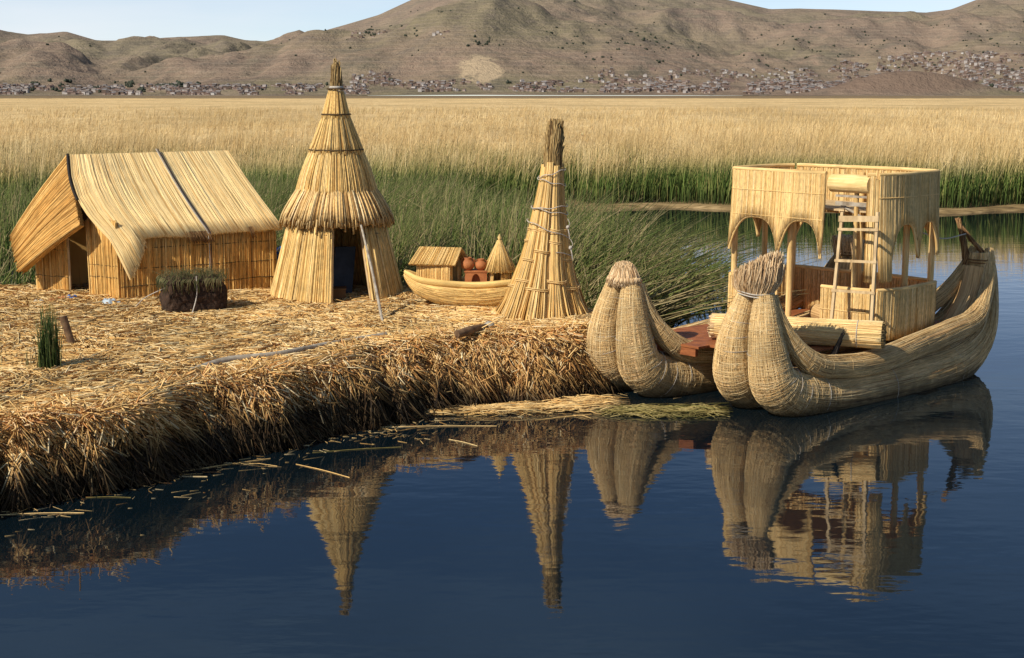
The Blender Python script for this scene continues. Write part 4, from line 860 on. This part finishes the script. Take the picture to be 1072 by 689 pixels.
# clay stove
sx0 = atY(487, 290, YB)[0]; sx1 = atY(510, 290, YB)[0]; wd = sx1 - sx0; so_ = V(sx0, YB - .16, GZ + DZ - .02); mb = MB(); S = .18; n = 10
arc = [(wd * .5 + wd * .2 * cos(t), .13 * sin(t)) for t in np.linspace(pi, 0, n)]
front = [so_ + V(x, 0, z + .03) for x, z in arc]; outer = [so_ + V(0, 0, .03)] + [so_ + V(wd * k, 0, S) for k in np.linspace(0, 1, n - 2)] + [so_ + V(wd, 0, .03)]
mb.grid(np.array([outer, front])); bk = [p + V(0, .1, 0) for p in front]; mb.grid(np.array([front, bk]))
mb.box(so_ + V(0, .1, 0), V(wd, 0, 0), V(0, .15, 0), V(0, 0, S)); mb.box(so_, V(wd, 0, 0), V(0, .098, 0), V(0, 0, .029)); mb.box(so_ + V(-.01, -.01, S + .001), V(wd + .02, 0, 0), V(0, .27, 0), V(0, 0, .02))
mb.add([so_ + V(0, 0, .03), so_ + V(0, .1, .03), so_ + V(0, .1, S), so_ + V(0, 0, S)], [[0, 1, 2, 3]]); mb.add([so_ + V(wd, 0, .03), so_ + V(wd, .1, .03), so_ + V(wd, .1, S), so_ + V(wd, 0, S)], [[0, 1, 2, 3]])
tag(mb.build('clay_stove', M['clay']), 'square terracotta stove with arched opening in the small boat', 'stove')
def pot(x, y, z, s, lab):
    pr = [(0, .0), (.05, .0), (.085, .035), (.095, .075), (.085, .115), (.055, .14), (.045, .155), (.058, .172), (.05, .175), (.038, .15), (.0, .14)]
    r = thing('clay_pot', lab, 'pot', (x, y, z)); mb = MB(); mb.lathe((x, y, z), [b * s for a, b in pr], [a * s for a, b in pr], 24); bo = mb.build('body', M['clay'], r, smooth=True)
    for sg in (-1, 1): mb = MB(); mb.tube([V(x + sg * .052 * s, y, z + .155 * s), V(x + sg * .088 * s, y, z + .145 * s), V(x + sg * .085 * s, y, z + .11 * s)], .009 * s, 6, 4); mb.build('handle', M['clay'], r)
pot(sx0 + .04, YB - .06, GZ + DZ + S + .003, 1.05, 'round dark terracotta pot, the one nearer the miniature house')
pot(sx0 + wd * .72, YB - .05, GZ + DZ + S + .003, .92, 'round terracotta pot with narrow neck, the one nearer the miniature tower')
# mini tower
tx_ = atY(523, 290, YB)[0]; mt_ = thing('miniature_tower', 'miniature conical reed hut with pointed roof in the small boat', 'model hut', (tx_, YB, GZ + DZ)); c0 = V(tx_, YB, GZ + DZ)
def mf(z0, r0, z1, r1): return lambda u, v: np.stack([c0[0] + (r0 + (r1 - r0) * v) * np.cos(u), c0[1] + (r0 + (r1 - r0) * v) * np.sin(u), c0[2] + z0 + (z1 - z0) * v], -1)
f = mf(0, .165, .2, .15); mb = MB(); sheet(mb, f, view + .0, view - .7 + 2 * pi, 0, 1, 24, 3); thatch(mb, f, view, view - .7 + 2 * pi, 0, 1, 200, .007, .01, 3, .003, .004); mb.build('wall', M['bundle'], mt_)
f = mf(.60, .012, .16, .215); mb = MB(); sheet(mb, f, 0, 2 * pi, 0, 1, 24, 3); thatch(mb, f, 0, 2 * pi, 0, 1, 420, .007, -.02, 3, .01, .02); mb.lathe(c0, [.58, .62, .65, .67, .70], [.014, .022, .03, .018, .004], 10); mb.build('roof', M['cone'], mt_)

# ------------------------------------------------------------------ reed catamaran
U_ = nrmz(V(.746, .666, 0)); Nn_ = V(-U_[1], U_[0], 0); HB = V(2.98, 16.95, 0)
def BL(s, n, z): return HB + U_ * s + Nn_ * n + V(0, 0, z)
cat = thing('reed_catamaran', 'double hulled reed boat with two storey reed cabin moored beside the island', 'boat', BL(2.3, .9, 0))
HN = [(0., 0.), (1.79, -.55)]              # n offset, s offset of the two hulls
#  s, z, r, spread along a bundle
PR = [(.06, 1.50, .105, .12), (.02, 1.25, .15, .165), (-.02, .98, .195, .22), (.0, .68, .24, .26), (.10, .40, .275, .28), (.42, .22, .295, .29), (.95, .12, .32, .31), (1.7, .10, .335, .32), (2.6, .10, .335, .32),
      (3.4, .14, .335, .31), (4.05, .26, .305, .28), (4.52, .50, .255, .23), (4.78, .85, .195, .17), (4.89, 1.25, .14, .12), (4.91, 1.58, .095, .08)]
PR0 = list(PR)
BD = [1, 1, 1, 1, 1, .8, .3, .05, 0, 0, .05, .25, .4, .5, .6]
GW = [(.13, 1.42, .09, .15), (.18, 1.15, .11, .22), (.33, .86, .12, .33), (.62, .60, .14, .43), (1.0, .50, .145, .47), (1.7, .48, .15, .50), (2.6, .56, .15, .46), (3.4, .66, .15, .46), (4.05, .76, .14, .44), (4.55, 1.02, .11, .30), (4.84, 1.36, .08, .19), (4.93, 1.64, .05, .12)]
GW0 = list(GW)
for hi, (no, so2) in enumerate(HN):
    ext = -.16 if hi == 0 else 0.
    PR = [(s_ + ext * float(np.clip((1.0 - s_) / .6, 0, 1)) * (s_ < 3), z_, r_, p_) for s_, z_, r_, p_ in PR0]; GW = [(s_ + ext * float(np.clip((1.3 - s_) / .7, 0, 1)) * (s_ < 3), z_, r_, p_) for s_, z_, r_, p_ in GW0]
    hl = MB(); sk = MB()
    for sy in (-1, 1):
        Pg = hl.tube([BL(s + so2, no + sy * sp, z) for s, z, r, sp in PR], [r for s, z, r, sp in PR], 40, 9, rn=.05, bind=BD, ref=Nn_)
        skin_reeds(sk, Pg, 2600, .0, 1., .05, .22, .0042, True, .5); skin_reeds(sk, Pg, 1500, .0, .42, .05, .30, .0022, False, .35, .006, (.55, 1)); skin_reeds(sk, Pg, 160, .42, 1., .1, .35, .0025, False, .4, .005, (.3, 1))
    # reed floor between the two bundles
    hl.tube([BL(s + so2 - (.06 if s > 4.3 else 0), no, z + .12) for s, z, r, sp in PR[4:-1]], [.2] * (len(PR[4:-1]) - 3) + [.23, .20, .16], 20, 5, rn=.05, ref=Nn_)
    ho = hl.build('hull', M['hull'], cat, smooth=True)
    ho['label'] = 'bound reed hull nearer the camera under the cabin' if hi == 0 else 'bound reed hull beside the island'
    sk.build('surface_reeds', M['hullreed'], cat, ho)
    for sy in (-1, 1):
        gw = MB(); Pg = gw.tube([BL(s + so2, no + sy * sp, z) for s, z, r, sp in GW], [r for s, z, r, sp in GW], 22, 7, rn=.05, bind=[.9, .9, .6, .4, .35, .3, .3, .3, .3, .3, .5, .6], ref=Nn_); gw.build('gunwale', M['hulldark'], cat, ho, smooth=True); sk = MB(); skin_reeds(sk, Pg, 1300, 0, 1, .05, .2, .004, True, .4); skin_reeds(sk, Pg, 220, 0, 1, .2, .5, .0022, False, .3, .005, (.4, 1)); sk.build('surface_reeds', M['hullreed'], cat, ho)
    # cords: neck tie, some wraps
    for zc, rr, rr2 in ((1.44, .245, .15), (1.47, .245, .15)):
        cd = MB(); th = np.linspace(0, 2 * pi, 26); cd.tube([BL(.05 + ext + so2 + (rr2 + .01) * cos(t), no + rr * sin(t), zc + .01 * sin(3 * t)) for t in th], .008, 6, caps=False); cd.build('binding_cord', M['rope'], cat, ho)
    for sy in (-1, 1):
        for k_, s_i in enumerate(np.concatenate([np.linspace(1, 5.5, 9), [7.3, 9.2]])):
            s_, z_, r_, sp_ = [np.interp(s_i, range(len(PR)), [p[j] for p in PR]) for j in range(4)]; s2_, z2_ = [np.interp(s_i + .05, range(len(PR)), [p[j] for p in PR]) for j in range(2)]
            cd = MB(); T = nrmz(np.array([s2_ - s_, z2_ - z_])); th = np.linspace(0, 2 * pi, 26); tilt_ = random.uniform(-.12, .12)
            cd.tube([BL(s_ + so2 - T[1] * r_ * 1.03 * cos(t) + tilt_ * r_ * sin(t), no + sy * sp_ + r_ * 1.03 * sin(t), z_ + T[0] * r_ * 1.03 * cos(t)) for t in th], .0032, 5, caps=False); cd.build('binding_cord', M['rope'], cat, ho)
    # tuft at the bow
    mb = MB(); n = 5200 if hi == 0 else 2600; q = rng.uniform(-1, 1, (n, 2)); q = q[np.hypot(q[:, 0], q[:, 1]) < 1]; n = len(q)
    bs = BL(.05 + ext + so2, no, 1.44); b = bs + U_ * (q[:, :1] * .14) + Nn_ * (q[:, 1:] * .22)
    if hi == 0:
        hgt = (.34 + .18 * np.clip(.3 - q[:, 1] * .7, -1, 1)) * rng.uniform(.7, 1.08, n); fl = 1.15 - .75 * np.clip(hgt[:, None] - .2, 0, .4)
        tp = bs + U_ * (q[:, :1] * .17) + Nn_ * (q[:, 1:] * .28 * fl - .05) + rng.normal(0, .03, (n, 3)); tp[:, 2] = bs[2] + hgt; md_ = (b * .55 + tp * .45) + (U_ * q[:, :1] + Nn_ * q[:, 1:]) * .05
        mb.stalks(np.stack([b, md_, tp], 1), .0045 * rng.uniform(.7, 1.4, n))
    else:
        hgt = .27 * rng.uniform(.85, 1.05, n) * (1 - .3 * np.hypot(q[:, 0], q[:, 1]) ** 3); tp = bs + U_ * (q[:, :1] * .12) + Nn_ * (q[:, 1:] * .15) + rng.normal(0, .008, (n, 3)); tp[:, 2] = bs[2] + hgt
        md_ = (b * .5 + tp * .5) + (U_ * q[:, :1] + Nn_ * q[:, 1:]) * .03; mb.stalks(np.stack([b, md_, tp], 1), .0055 * rng.uniform(.7, 1.4, n))
        k = 500; an = rng.uniform(0, 2 * pi, k); e1 = BL(.05 + ext + so2, no, 1.52) + U_ * (np.cos(an) * .14)[:, None] + Nn_ * (np.sin(an) * .21)[:, None]; e2 = e1 + U_ * (np.cos(an) * .04)[:, None] + Nn_ * (np.sin(an) * .05)[:, None] - V(0, 0, 1) * rng.uniform(.04, .13, (k, 1)); mb.stalks(np.stack([e1, (e1 + e2) / 2 + V(0, 0, .02), e2], 1), .007 * np.ones(k))
    mb.build('bow_tuft', M['tuft'], cat, ho)
    # stern tails
    mb = MB(); 
    if hi == 0:
        ap = atY(1003, 231, BL(4.75, .2, 0)[1]); f1_ = BL(4.82, .15, 1.40); f2_ = BL(4.91, -.08, 1.54)
        for P0_, P1_, r0_ in ((f1_, ap + V(-.01, 0, .03), .055), (f2_, ap + V(.03, 0, -.06), .04)):
            n = 90; an = rng.uniform(0, 2 * pi, n); rr = r0_ * np.sqrt(rng.random(n)); K = 6; P = np.zeros((n, K, 3))
            for k, t in enumerate(np.linspace(0, 1, K)):
                cc = P0_ * (1 - t) + P1_ * t + V(.03, 0, -.05) * sin(t * pi); r_ = rr * (1.1 - .65 * t) * (1 + .25 * sin(t * 15)); P[:, k] = cc + V(1, 0, 0) * (r_ * np.cos(an + 4 * t))[:, None] + V(0, 1, 0) * (r_ * np.sin(an + 4 * t))[:, None] + rng.normal(0, .006, (n, 3))
            mb.stalks(P, .008 * np.ones(n))
        mb.build('stern_tail', M['darkreed'], cat, ho)
    else:
        n = 700; q = rng.uniform(-1, 1, (n, 2)); b = BL(4.88 + so2, no, 1.45) + U_ * (q[:, :1] * .12) + Nn_ * (q[:, 1:] * .2); tp = b + (U_ * q[:, :1] + Nn_ * q[:, 1:]) * .04; tp[:, 2] += rng.uniform(.2, .28, n); mb.stalks(np.stack([b, (b + tp) / 2, tp], 1), .009 * np.ones(n)); mb.build('stern_tuft', M['tuft'], cat, ho)
    mb = MB(); th = np.linspace(0, 2 * pi, 22)
    for zc in (1.44, 1.48): mb.tube([BL(4.88 + so2 + .12 * cos(t), no + .19 * sin(t), zc) for t in th], .012, 6, caps=False)
    mb.build('stern_binding', M['darkreed'], cat, ho)
# deck
DK = .64; dk = MB(); s_ = -.05
for k in range(19):
    wdt = .205; s0 = -.02 + k * .215; n0 = -.20 + .05 * random.random(); n1 = 2.05 + .05 * random.random(); sh0 = 0; sh1 = 0
    if s0 < .62: n0 = 1.15 - .9 * (s0 + .02) / .6 - .2
    dk.box(BL(s0 + .0, n0, DK + .006 * random.random()), U_ * wdt, Nn_ * (n1 - n0), V(0, 0, .03), rnd=random.random())
dk.box(BL(.60, -.28, DK - .10), U_ * .05, Nn_ * 2.2, V(0, 0, .095)); dk.box(BL(3.9, -.28, DK - .10), U_ * .05, Nn_ * 2.2, V(0, 0, .095)); dk.box(BL(-.02, 1.0, DK - .10), U_ * .05, Nn_ * 1.0, V(0, 0, .095))
dko = dk.build('deck', M['deck'], cat)
# cabin: local axes c = along s (0..CL), n (0..CW)
S0, N0, CL, CW = 2.18, -.08, 1.34, 2.30; CZ = DK + .035; CT = 2.765
def CP(a, b, z): return BL(S0 + a, N0 + b, z)
cab = MB()
corners = [(0, 0), (0, CW), (CL, CW), (CL, 0)]
posts = [(0, 0), (0, CW), (CL, CW), (CL, 0), (0, CW * .58), (CL / 2 + .05, 0), (CL / 2, CW), (CL, CW / 2), (0, CW * .13)]
cabin_posts = thing('cabin', '', '', BL(2.3, .9, 0)); del cabin_posts['label']; del cabin_posts['category']; cabin_posts.parent = cat; cabin_posts.location = (0, 0, 0)
for a, b in posts:
    ps = MB(); ps.tube([CP(a, b, CZ - .02), CP(a, b, CT - .05)], 0.042 if (a, b) != (0, CW * .13) else .03, 10, 1); ps.build('post', M['trim'], cat, cabin_posts)
def face(p, q): return bil(CP(*p, 0), CP(*q, 0), CP(*q, 1), CP(*p, 1))     # v == z in metres
def screen(mb, p, q, zlo, zhi, n, off=.03, u0=0, u1=1, flare=0.):
    """vertical reed screen between plan points; zlo may depend on u"""
    P0 = CP(*p, 0); P1 = CP(*q, 0); o_ = nrmz(np.cross(P1 - P0, V(0, 0, 1)))
    ctr = CP(CL / 2, CW / 2, 0)
    if ((P0 + P1) / 2 - ctr) @ o_ < 0: o_ = -o_
    lo = zlo if callable(zlo) else (lambda u: np.full(len(u), zlo))
    def f(u, v):
        L_ = lo(u); z = zhi + (L_ - zhi) * v
        return P0 * (1 - u)[:, None] + P1 * u[:, None] + o_ * (off + .10 * np.sin(np.clip(u, 0, 1) * pi) ** .7 + flare * np.clip(zhi - z, 0, 9) ** 2 + .02 * np.sin(u * 7))[:, None] + V(0, 0, 1) * z[:, None]
    sg = np.sign((np.cross(P1 - P0, V(0, 0, -1)) @ o_)) or 1
    sheet(mb, f, u0, u1, 0, 1, 60, 10); thatch(mb, f, u0, u1, 0, 1, int(n * 1.3), .0085, .018 * sg, 5, .001, .004); thatch(mb, f, u0, u1, 0, 1, n // 3, .0085, -.012 * sg, 5, .001, .004)
    return f, sg
AR = 2.14                                                                      # arch crown height
def arches(bounds, foot=1.66, solid=(0, 0, 1.4)):
    """scalloped lower edge: one round arch between each pair of bounds, pointed pendants between"""
    def z(u):
        r = np.full(len(u), foot)
        for a_, b_ in zip(bounds[:-1], bounds[1:]):
            x = np.abs((u - (a_ + b_) / 2) / ((b_ - a_) / 2)); k = x <= 1; r = np.where(k, foot + (AR - foot) * (1 - np.clip(x, 0, 1) ** 3.0) ** .8, r)
        return np.where((u >= solid[0]) & (u < solid[1]), solid[2], r)
    return z
def screenpart(name, p, q, zlo, zhi, n, ties=(), arch=False, **kw):
    mb = MB(); f, sg = screen(mb, p, q, zlo, zhi, n, **kw); o_ = mb.build(name, M['cabin'], cat, cabin_posts); u0, u1 = kw.get('u0', 0), kw.get('u1', 1)
    tm = MB()
    if arch: 
        u = np.linspace(u0, u1, 160); P = f(u, np.ones(160)); tm.tube(P, .023, 7, 1, caps=True)
    tm.tube(f(np.linspace(u0, u1, 20), np.zeros(20)) + V(0, 0, .01), .028, 8, 1)
    for v in ties: 
        u = np.linspace(u0, u1, 40); L_ = zlo(u) if callable(zlo) else np.full(40, zlo); vv = (zhi - v) / (zhi - L_); P = f(u, vv); P0 = f(u, vv); e_ = nrmz(np.cross(f(u + .001, vv) - P, f(u, vv + .001) - P)); tm.tube(P + e_ * .026 * sg, .007, 5, 1, caps=False)
    tm.build('edge_trim', M['trim'], cat, cabin_posts); return o_
# front face (towards the bow): u 0 = near corner, 1 = far corner; ladder opening u .04-.30
fa = arches([.30, .615, 1.0], 1.66)
screenpart('upper_screen', (0, 0), (0, CW), fa, CT, 1500, (2.50, 2.16), True, u0=.30, u1=1.0, flare=.06)
screenpart('upper_screen', (0, 0), (CL, 0), arches([.13, .58, 1.0], 1.66, (0, .12, 1.42)), CT, 1100, (2.48,), True, flare=.03)
screenpart('upper_screen', (CL, 0), (CL, CW), arches([0, .5, 1.0], 1.75), CT, 900, (2.5,), True)
screenpart('upper_screen', (CL, CW), (0, CW), arches([0, .5, 1.0], 1.75), CT, 700, (2.5,), True)
screenpart('corner_screen', (0, 0), (0, CW), 1.40, CT, 70, (), False, u0=.0, u1=.04, off=.035)
LWZ = 1.28
screenpart('lower_screen', (0, 0), (0, CW), LWZ, LWZ, 10, u0=0, u1=.3) if False else None
screenpart('lower_screen', (0, 0), (0, CW), CZ - .0, LWZ, 420, (1.0,), u0=.0, u1=.30, off=.05)
screenpart('lower_screen', (0, 0), (0, CW), CZ, LWZ, 520, (1.0,), u0=.62, u1=1, off=.05)
screenpart('lower_screen', (0, 0), (CL, 0), CZ - .04, LWZ, 900, (), u0=0, u1=1, off=.06, flare=-.05)
screenpart('lower_screen', (CL, 0), (CL, CW), CZ, LWZ, 900, (1.0,), u0=0, u1=1, off=.05)
screenpart('lower_screen', (CL, CW), (0, CW), CZ, LWZ, 500, (1.0,), u0=0, u1=1, off=.05)
# top floor
mb = MB()
for k in range(10): mb.box(CP(.03, .08 + k * .215, 2.28), U_ * (CL - .06), Nn_ * .20, V(0, 0, .025))
mb.build('upper_floor', M['wood'], cat, cabin_posts)
mb = MB()
for z, th in ((2.47, .03), (2.36, .05)): mb.box(CP(-.03, .08, z), U_ * .03, Nn_ * (CW * .23), V(0, 0, th))
mb.tube([CP(-.0, .12, 2.18), CP(.03, .55, 2.36)], .02, 6); mb.build('cross_rail', M['greywood'], cat, cabin_posts)
mb = MB(); mb.tube([CP(-.02, .06, 2.645), CP(-.02, .36, 2.65), CP(-.02, .67, 2.645)], [.115, .12, .115], 24, 4, rn=.03); mb.build('reed_bolster', M['roll'], cat, cabin_posts, smooth=True)
mb = MB(); mb.tube([BL(4.66, .1, 1.85), (BL(4.66, .1, 1.85) + CP(CL, .2, 1.95)) / 2 - V(0, 0, .08), CP(CL, .2, 1.95)], .009, 5, 5); mb.build('mooring_line', M['rope'], cat)

# ladder (leans on the upper floor)
lA, lB = atY(869, 341, 18.14), atY(912, 341, 17.82); lA[2] = lB[2] = CZ + .01
tA, tB = atY(882, 222, 18.42), atY(919, 222, 18.10)
def LP(b, t): return (lA * (1 - b) + lB * b) * (1 - t) + (tA * (1 - b) + tB * b) * t
lax = nrmz(lB - lA); lout = nrmz(np.cross(lax, V(0, 0, 1)))
ldr = thing('ladder', 'rustic wooden ladder with six rungs leaning against the cabin front', 'ladder', LP(.5, 0))
for b in (0, 1):
    mb = MB(); p0, p1 = LP(b, 0), LP(b, 1.0); mb.box(p0 - lax * .018 - lout * .02, lax * .036, lout * .042, p1 - p0); mb.build('rail', M['wood'], ldr)
for k, t in enumerate((.145, .385, .62, .865, .935)):
    mb = MB(); p, q = LP(-.06, t), LP(1.06, t); mb.box(p + lout * .021 + V(0, 0, -.016), q - p, lout * .014, V(0, 0, .034 if k < 4 else .075)); mb.build('rung', M['wood'], ldr)
ldr['label'] = 'rustic wooden ladder with five rungs leaning against the cabin front'
# reed roll on deck
e1 = atY(924, 347, 17.50); e2 = atY(746, 334, 18.25); e1[2] = e2[2] = DK + .04 + .165
rl = thing('reed_roll', 'long pale reed roll lying across the deck before the ladder', 'reed roll', (e1 + e2) / 2 * V(1, 1, 0) + V(0, 0, DK + .04))
mb = MB(); Pg = mb.tube([e2, e2 * .7 + e1 * .3, e2 * .35 + e1 * .65, e1], [.155, .165, .16, .165], 28, 6, rn=.04); ro = mb.build('roll', M['roll'], rl, smooth=True); mb = MB(); skin_reeds(mb, Pg, 420, 0, 1, .15, .5, .004, True, .4); mb.build('surface_reeds', M['thatch'], rl, ro)
for e_, d_ in ((e1, nrmz(e1 - e2)), (e2, nrmz(e2 - e1))):
    mb = MB(); n = 420; q = rng.normal(0, 1, (n, 2)); q = q / np.linalg.norm(q, axis=1, keepdims=True) * np.sqrt(rng.random((n, 1))) * .16; sd2 = np.cross(d_, V(0, 0, 1)); b = e_ - d_ * .05 + sd2 * q[:, :1] + V(0, 0, 1) * q[:, 1:]; tp = b + d_ * rng.uniform(.05, .085, (n, 1)) + rng.normal(0, .004, (n, 3)); mb.stalks(np.stack([b, tp], 1), .0085 * np.ones(n)); mb.build('cut_end', M['tuftdark'] if e_ is e1 else M['tuft'], rl)
for t in (.15, .86):
    mb = MB(); c = e2 * (1 - t) + e1 * t; d_ = nrmz(e1 - e2); sd2 = np.cross(d_, V(0, 0, 1)); mb.tube([c + (sd2 * cos(a) + V(0, 0, 1) * sin(a)) * .170 for a in np.linspace(0, 2 * pi, 24)], .006, 5, caps=False); mb.build('cord', M['rope'], rl)
# roll inside cabin
i1 = CP(.25, .70, CZ + .13); i2 = CP(.55, 1.25, CZ + .13); rr_ = thing('reed_seat_roll', 'short brown reed roll lying on the cabin floor', 'reed roll', (i1 + i2) / 2 * V(1, 1, 0) + V(0, 0, CZ))
mb = MB(); mb.tube([i1, (i1 + i2) / 2, i2], .125, 24, 4, rn=.04); mb.build('roll', M['hulldark'], rr_, smooth=True)
mb = MB(); d_ = nrmz(i1 - i2); sd2 = np.cross(d_, V(0, 0, 1)); n = 250; 
for e_, dd_ in ((i1, d_), (i2, -d_)):
    q = rng.normal(0, 1, (n, 2)); q = q / np.linalg.norm(q, axis=1, keepdims=True) * np.sqrt(rng.random((n, 1))) * .118; b = e_ - dd_ * .03 + sd2 * q[:, :1] + V(0, 0, 1) * q[:, 1:]; tp = b + dd_ * rng.uniform(.035, .05, (n, 1)); mb.stalks(np.stack([b, tp], 1), .0085 * np.ones(n))
mb.build('cut_end', M['tuftdark'], rr_)
# black frayed spike by the gunwale
q = BL(.98, -.36, .60); mb = MB(); n = 60; b = q + rng.normal(0, .025, (n, 3)) * V(1, 1, .3); tip = q + V(.13, 0, .36); tp = b + (tip - b) * rng.uniform(.25, 1, (n, 1)) + rng.normal(0, .02, (n, 3)) * .6; mb.stalks(np.stack([b, (b + tp) / 2, tp], 1), np.stack([np.full(n, .010), np.full(n, .008), np.full(n, .003)], 1))
tag(mb.build('frayed_cord', M['charred']), 'black frayed rope end sticking up beside the near gunwale', 'rope end')
bpy.context.view_layer.update()
